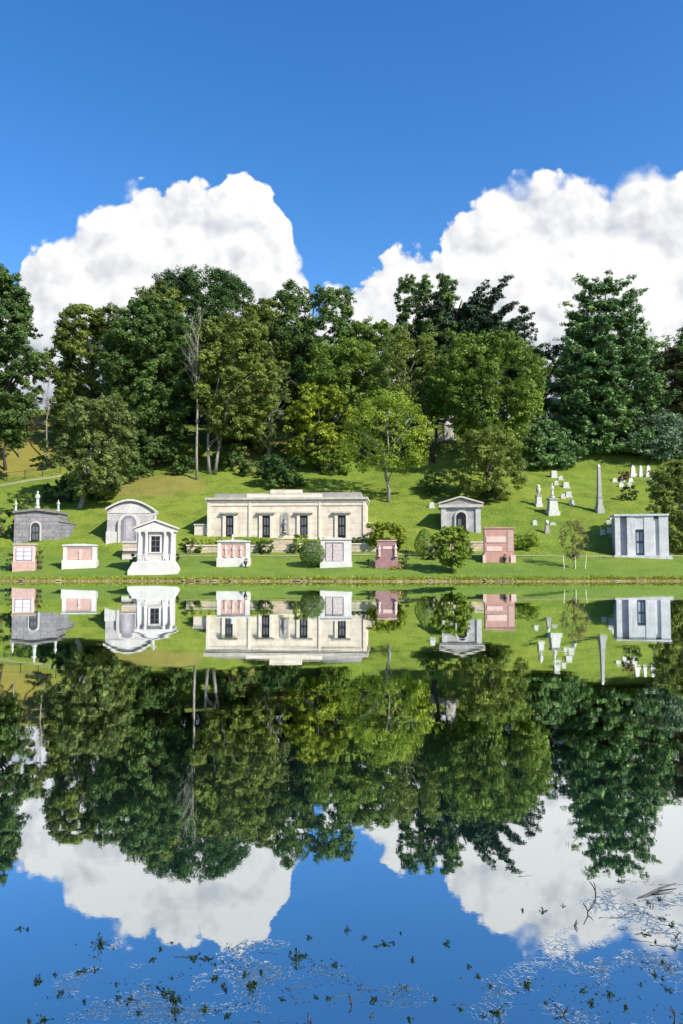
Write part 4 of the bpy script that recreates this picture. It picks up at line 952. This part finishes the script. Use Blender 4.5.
# ------------------------------------------------------------------ weeds and sticks in the near water
def weed_mesh(k, n, spread, tall):
    """floating leaves round a few short shoots that stand clear of the water"""
    c = np.stack([NP.normal(0, spread, n), NP.normal(0, spread * .7, n), np.full(n, .006)], 1); nr = unit(n) * .28 + [0, 0, 1.]; st = int(n * .5)
    c[:st, 2] += np.abs(NP.normal(0, tall, st)); nr[:st] += unit(st) * .9; nr /= np.linalg.norm(nr, axis=1)[:, None]; c[:st, :2] *= .6
    v, q = leaf_quads(c, nr, NP.uniform(.022, .045, n), .5); v[:, 2] = np.maximum(v[:, 2], .004)
    m = len(v); v = np.concatenate([v, [[-.001, 0, .003], [.001, 0, .003]]])       # every leaf hangs on the shoot by its stalk
    q = np.concatenate([q, np.stack([np.full(n, m), np.full(n, m + 1), q[:, 1], q[:, 0]], 1)[: n]])
    return quads('water_weed', v, q, np.clip(NP.normal(.42, .24, 2 * n), 0, 1))
WL = {0: 'sprig of dark green pondweed floating on the near water', 1: 'dense tuft of green pondweed standing clear of the near water', 2: 'loose raft of small pondweed leaves on the near water'}
wproto = {k: [weed_mesh(k, n, sp_, tl) for _ in range(4)] for k, (n, sp_, tl) in {0: (9, .022, .018), 1: (26, .040, .035), 2: (20, .070, .008)}.items()}
weeds = [(100, 944, 1), (39, 981, 1), (55, 975, 0), (84, 972, 2), (95, 970, 0), (60, 994, 0), (117, 984, 0), (118, 998, 0), (85, 1001, 0), (172, 978, 0), (174, 1000, 1), (176, 1012, 1), (165, 994, 2), (205, 1009, 0), (172, 943, 0), (160, 950, 0), (153, 960, 0), (215, 965, 0), (215, 978, 1), (226, 990, 0), (195, 958, 2), (208, 960, 2), (347, 930, 1), (364, 938, 0), (376, 947, 0), (385, 944, 2), (394, 944, 0), (401, 933, 0), (309, 938, 0), (297, 959, 1), (304, 957, 2), (290, 953, 0), (335, 965, 0), (250, 987, 1), (223, 986, 0), (282, 999, 0), (316, 997, 0), (328, 999, 0), (262, 972, 0), (245, 975, 0), (412, 960, 0), (435, 1000, 0), (373, 1000, 0), (410, 1019, 0), (447, 944, 0), (469, 967, 0), (490, 987, 0), (527, 986, 1), (498, 1014, 1), (483, 1016, 0), (478, 977, 0), (461, 1010, 0), (591, 1003, 0), (582, 991, 0), (655, 975, 1), (662, 963, 0), (663, 980, 0), (640, 985, 0), (625, 1008, 0), (672, 925, 0), (660, 918, 2), (645, 935, 2), (655, 942, 0), (635, 905, 0), (648, 903, 0), (660, 900, 0), (523, 910, 0), (543, 911, 0), (563, 906, 0), (30, 1022, 0), (44, 1021, 2), (140, 1012, 2), (130, 1000, 2), (228, 1016, 0), (20, 929, 0), (28, 929, 0), (545, 1003, 0), (610, 995, 0), (668, 990, 2), (675, 948, 2)]
for i, (px, py, k) in enumerate(weeds):
    o = bpy.data.objects.new('water_weed', rnd.choice(wproto[k])); COL.objects.link(o)
    if not o.data.materials: o.data.materials.append(LEAF['weed'])
    g = at_water(px, py); o.location = (g[0], g[1], 0); o.rotation_euler = (0, 0, rnd.uniform(0, 6.28)); f = rnd.uniform(.34, .7); o.scale = (f, f, f)
    tag(o, WL[k], 'pondweed', {0: 'pondweed sprigs on the near water', 1: 'pondweed tufts on the near water', 2: 'pondweed rafts on the near water'}[k])

def stick_mb(rn, h, lean, kinks=4, fork=True):
    mb = MB(); p = Vector((0, 0, -.05)); pts = [p.copy()]; d = Vector((lean, rn.uniform(-.3, .3), 1)).normalized()
    for k in range(kinks):
        p = p + d * (h / kinks); pts.append(p.copy()); d = (d + Vector((rn.uniform(-.8, .8), rn.uniform(-.4, .4), rn.uniform(-.2, .3)))).normalized()
    mb.tube(pts, list(np.linspace(.0065, .0035, len(pts))), 6)
    if fork:
        j = pts[len(pts) // 2]; e = j + Vector((rn.uniform(-.5, .5), rn.uniform(-.2, .2), .45)).normalized() * h * .4; mb.tube([j, (j + e) / 2 + Vector((.006, 0, 0)), e], [.0045, .004, .003], 5)
    return mb
SL = {0: 'short crooked dark stick poking out of the near water', 1: 'dark twig lying along the surface of the near water'}
sticks = [(353, 1006, .11, 0), (400, 988, .10, 0), (396, 1000, .05, 0), (303, 1022, .10, 0), (363, 1018, .10, 0), (316, 1006, .05, 0), (566, 1017, .13, 0), (588, 1004, .06, 0), (676, 1019, .13, 0), (498, 1023, .08, 0), (624, 966, .07, 0), (640, 968, .08, 0), (668, 969, .09, 0), (598, 895, .16, 0), (588, 912, .14, 0), (573, 925, .10, 0), (440, 1020, .05, 0), (625, 1018, .05, 0), (373, 1006, .04, 0), (262, 1013, .03, 0), (527, 992, .05, 0), (490, 994, .05, 0), (118, 1004, .05, 0), (654, 905, .09, 0), (676, 938, .10, 0),
          (345, 997, .30, 1), (372, 990, .26, 1), (385, 1000, .2, 1), (300, 988, .25, 1), (185, 958, .20, 1), (206, 1010, .12, 1), (270, 953, .2, 1), (465, 1005, .2, 1), (618, 918, .16, 1), (605, 918, .12, 1), (630, 930, .2, 1), (648, 934, .22, 1), (660, 945, .2, 1), (672, 955, .2, 1), (640, 940, .2, 1), (520, 873, .14, 1), (525, 876, .16, 1), (672, 885, .3, 1), (625, 881, .15, 1), (676, 905, .25, 1), (580, 955, .15, 1), (655, 962, .25, 1)]
for i, (px, py, h, k) in enumerate(sticks):
    g = at_water(px, py); rn = random.Random(100 + i)
    if k == 0: mb = stick_mb(rn, h, rn.uniform(-.5, .5))
    else:
        a = rn.uniform(-.25, .25); h *= .7; pts = [(u * h * math.cos(a) - h / 2, u * h * math.sin(a) + rn.uniform(-.012, .012), -.001 + rn.uniform(0, .002)) for u in np.linspace(0, 1, 6)]; mb = MB(); mb.tube(pts, list(np.linspace(.0030, .0012, 6)), 6)
    o = mb.build('stick', M['stick'], None, True); o.location = tuple(map(float, g)); tag(o, SL[k], 'stick', ('crooked sticks standing in the near water', 'twigs lying on the near water')[k])
mb = MB(); a, b = at_water(636, 899), at_water(676, 886); o = a; d = b - a
mb.tube([d * 0 + [0, 0, -.01], d * .3 + [0, 0, .004], d * .62 + [.0, .02, .010], d * 1 + [0, 0, .02]], [.011, .010, .008, .004], 8); mb.tube([d * .35 + [0, 0, .004], d * .55 + [.02, -.03, .006], d * .75 + [.03, -.05, .004]], [.006, .004, .002], 6)
br = mb.build('fallen_branch', M['drift'], None, True); br.location = tuple(map(float, a)); tag(br, 'thick grey branch lying half sunk in the cloud reflection', 'branch')

# dark leaf flecks and pale ones coloured as ripple reflections, drawn out in streaks on the surface (nobody could count them)
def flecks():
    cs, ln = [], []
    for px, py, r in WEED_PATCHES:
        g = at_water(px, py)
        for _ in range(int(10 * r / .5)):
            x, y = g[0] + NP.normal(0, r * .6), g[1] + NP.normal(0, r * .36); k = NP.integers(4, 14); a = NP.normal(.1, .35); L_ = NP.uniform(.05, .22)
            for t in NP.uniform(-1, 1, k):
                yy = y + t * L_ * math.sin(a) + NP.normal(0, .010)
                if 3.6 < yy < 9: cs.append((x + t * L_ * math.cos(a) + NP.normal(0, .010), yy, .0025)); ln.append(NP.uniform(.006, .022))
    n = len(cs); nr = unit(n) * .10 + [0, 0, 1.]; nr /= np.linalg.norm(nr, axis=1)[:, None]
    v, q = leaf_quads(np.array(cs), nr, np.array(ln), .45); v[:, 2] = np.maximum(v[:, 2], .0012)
    o = link('leaf_glint_flecks', quads('leaf_glint_flecks', v, q, np.clip(NP.normal(.5, .3, n), 0, 1)), LEAF['fleck']); tag(o, 'dark leaf flecks and painted ripple glints in streaks on the near water', 'flecks', kind='stuff')
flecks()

# ------------------------------------------------------------------ sky, clouds, sun
SUN_AZ, SUN_EL = 130.0, 39.0      # azimuth clockwise from +y
sd = Vector((math.sin(R(SUN_AZ)) * math.cos(R(SUN_EL)), math.cos(R(SUN_AZ)) * math.cos(R(SUN_EL)), math.sin(R(SUN_EL))))
ld = bpy.data.lights.new('sun', 'SUN'); ld.energy = 4.6; ld.angle = R(.55); ld.color = (1, .95, .87)
lo = bpy.data.objects.new('sun', ld); COL.objects.link(lo); lo.rotation_euler = sd.to_track_quat('Z', 'Y').to_euler()

def cb_g(t, wn):
    s_ = t.new('ShaderNodeSeparateColor'); t.link(wn.outputs['Color'], s_.inputs[0]); return s_.outputs[1]
def make_world():
    w = bpy.data.worlds.new('World'); sc.world = w; w.use_nodes = True; t = NT(w.node_tree); t.n.clear()
    out = t.new('ShaderNodeOutputWorld')
    sky = t.new('ShaderNodeTexSky'); sky.sky_type = 'NISHITA'; sky.sun_disc = False; sky.sun_elevation = R(SUN_EL); sky.sun_rotation = R(SUN_AZ)
    sky.air_density = 1.0; sky.dust_density = .5; sky.ozone_density = 2.4
    hs = t.new('ShaderNodeHueSaturation'); hs.inputs['Saturation'].default_value = 1.34; hs.inputs['Hue'].default_value = .506; t.link(sky.outputs[0], hs.inputs['Color'])
    bg = t.new('ShaderNodeBackground'); bg.inputs[1].default_value = .138; t.link(hs.outputs[0], bg.inputs[0])
    tc = t.new('ShaderNodeTexCoord'); sp = t.new('ShaderNodeSeparateXYZ'); t.link(tc.outputs['Generated'], sp.inputs[0]); X, Y, Z = sp.outputs
    yy = t.math('MAXIMUM', Y, .08); u = t.math('DIVIDE', X, yy); v = t.math('DIVIDE', Z, yy)
    # outline of the two cumulus heaps: height of the top over the bearing u
    def uv(px, py): d = ray(px, py); return d[0] / d[1], d[2] / d[1]
    top = [(-150, 330), (-60, 300), (-25, 258), (-8, 258), (2, 296), (6, 330), (10, 318), (18, 284), (28, 256), (46, 250), (62, 246), (74, 238), (90, 224), (104, 214), (118, 204), (132, 190), (150, 187), (166, 191), (182, 182), (196, 184), (210, 194), (222, 190), (234, 173), (250, 165), (264, 172), (274, 188), (284, 208), (294, 232), (304, 256), (312, 278), (320, 298), (326, 302), (334, 290), (344, 284), (354, 279), (366, 272), (384, 260), (400, 252), (420, 247), (436, 246), (441, 226), (450, 214), (462, 208), (474, 196), (490, 186), (508, 178), (526, 174), (546, 176), (560, 184), (576, 188), (596, 190), (612, 186), (626, 176), (642, 170), (654, 170), (664, 176), (672, 184), (690, 184), (720, 200), (760, 215), (820, 245), (900, 290), (980, 330)]
    U0, U1 = -1.0, 1.2
    pts = [((uv(a, b)[0] - U0) / (U1 - U0), uv(a, b)[1]) for a, b in top]
    pts = [(0, -.2), (pts[0][0] - .06, -.1)] + pts + [(pts[-1][0] + .05, .05), (1, -.2)]
    wn = t.noise(None, 7, 3, .55, '2D'); cb = t.new('ShaderNodeCombineXYZ'); t.link(u, cb.inputs[0]); t.link(v, cb.inputs[1]); t.link(cb.outputs[0], wn.inputs['Vector'])
    uw = t.math('ADD', u, t.math('MULTIPLY', t.math('SUBTRACT', wn.outputs[0], .5), .05))
    w3 = t.noise(cb.outputs[0], 24, 2, .5, '2D').outputs[0]; uw = t.math('ADD', uw, t.math('MULTIPLY', t.math('SUBTRACT', w3, .5), .036))
    fc = t.new('ShaderNodeFloatCurve'); cv = fc.mapping.curves[0]; vw = t.math('ADD', v, t.math('MULTIPLY', t.math('SUBTRACT', cb_g(t, wn), .5), .06))
    fc.mapping.clip_min_y = -1; fc.mapping.use_clip = False
    cv.points[0].location = pts[0]; cv.points[1].location = pts[-1]
    for p in pts[1:-1]: cv.points.new(*p)
    for p in cv.points: p.handle_type = 'VECTOR'
    fc.mapping.update()
    t.link(t.math('MULTIPLY', t.math('SUBTRACT', uw, U0), 1 / (U1 - U0)), fc.inputs['Value'])
    base = t.math('SUBTRACT', fc.outputs[0], vw)
    # billows: rounded cells within cells, shifted a little by noise
    def billow(off):
        m = t.new('ShaderNodeVectorMath', operation='MULTIPLY_ADD'); m.inputs[1].default_value = (1, 1, 0); t.link(cb.outputs[0], m.inputs[0])
        m.inputs[2].default_value = (off[0], off[1], 0)
        wv = t.new('ShaderNodeVectorMath', operation='MULTIPLY_ADD'); wv.inputs[1].default_value = (.035, .035, 0); t.link(wn.outputs['Color'], wv.inputs[0]); t.link(m.outputs[0], wv.inputs[2])
        vo = t.new('ShaderNodeTexVoronoi'); vo.voronoi_dimensions = '2D'; vo.feature = 'SMOOTH_F1'; vo.inputs['Scale'].default_value = 13; vo.inputs['Smoothness'].default_value = .35
        vo.inputs['Detail'].default_value = 2.6; vo.inputs['Roughness'].default_value = .50; vo.inputs['Lacunarity'].default_value = 2.3
        t.link(wv.outputs[0], vo.inputs['Vector']); return vo.outputs['Distance']
    b0 = billow((0, 0)); b1 = billow((.016, .020))
    dens = t.math('ADD', base, t.math('MULTIPLY', t.math('SUBTRACT', .84, b0), .050))
    fin = t.noise(cb.outputs[0], 60, 3, .6, '2D').outputs[0]
    dens = t.math('ADD', dens, t.math('MULTIPLY', t.math('SUBTRACT', fin, .5), .014))
    dens = t.math('MINIMUM', dens, t.math('MULTIPLY', t.math('ADD', base, .020), 1.5))
    front = t.step(Y, .2, .4)
    ws = t.math('ADD', .005, t.math('MULTIPLY', t.step(t.noise(cb.outputs[0], 9, 2, .5, '2D').outputs[0], .5, .75), .022))
    mask = t.math('MULTIPLY', t.step(t.math('DIVIDE', t.math('ADD', dens, t.math('MULTIPLY', ws, .4)), t.math('MULTIPLY', ws, 2.0)), 0.0, 1.0), front)
    # light: billows brighten where they turn to the sun, large soft greys inside the heap
    rel = t.math('MULTIPLY', t.math('SUBTRACT', b1, b0), .85)
    soft = t.noise(cb.outputs[0], 3.4, 2, .5, '2D').outputs[0]
    grey = t.math('MULTIPLY', t.step(soft, .42, .70), t.step(dens, .05, .18))
    shade = t.math('ADD', t.math('SUBTRACT', .95, t.math('MULTIPLY', grey, .34)), rel)
    low = t.math('SUBTRACT', 1.0, t.step(v, uv(341, 372)[1], uv(341, 300)[1]))
    shade = t.math('SUBTRACT', shade, t.math('MULTIPLY', low, .35), clamp=True)
    cc = t.mix(shade, (.44, .49, .60), (1.0, 1.0, 1.0))
    cbg = t.new('ShaderNodeBackground'); cbg.inputs[1].default_value = .61; t.link(cc, cbg.inputs[0])
    ms = t.new('ShaderNodeMixShader'); t.link(mask, ms.inputs[0]); t.link(bg.outputs[0], ms.inputs[1]); t.link(cbg.outputs[0], ms.inputs[2]); t.link(ms.outputs[0], out.inputs[0])
    w.cycles.sampling_method = 'MANUAL'; w.cycles.sample_map_resolution = 512
make_world()

# ------------------------------------------------------------------ render settings
vs = sc.view_settings; vs.view_transform = 'Standard'; vs.look = 'None'; vs.exposure = .72; vs.gamma = 1.0; vs.use_curve_mapping = False
cy = sc.cycles; cy.max_bounces = 8; cy.diffuse_bounces = 4; cy.glossy_bounces = 3; cy.transmission_bounces = 3; cy.transparent_max_bounces = 4
cy.use_denoising = True; cy.use_adaptive_sampling = True; cy.adaptive_threshold = .02; cy.caustics_reflective = False; cy.caustics_refractive = False
sc.render.engine = 'CYCLES'
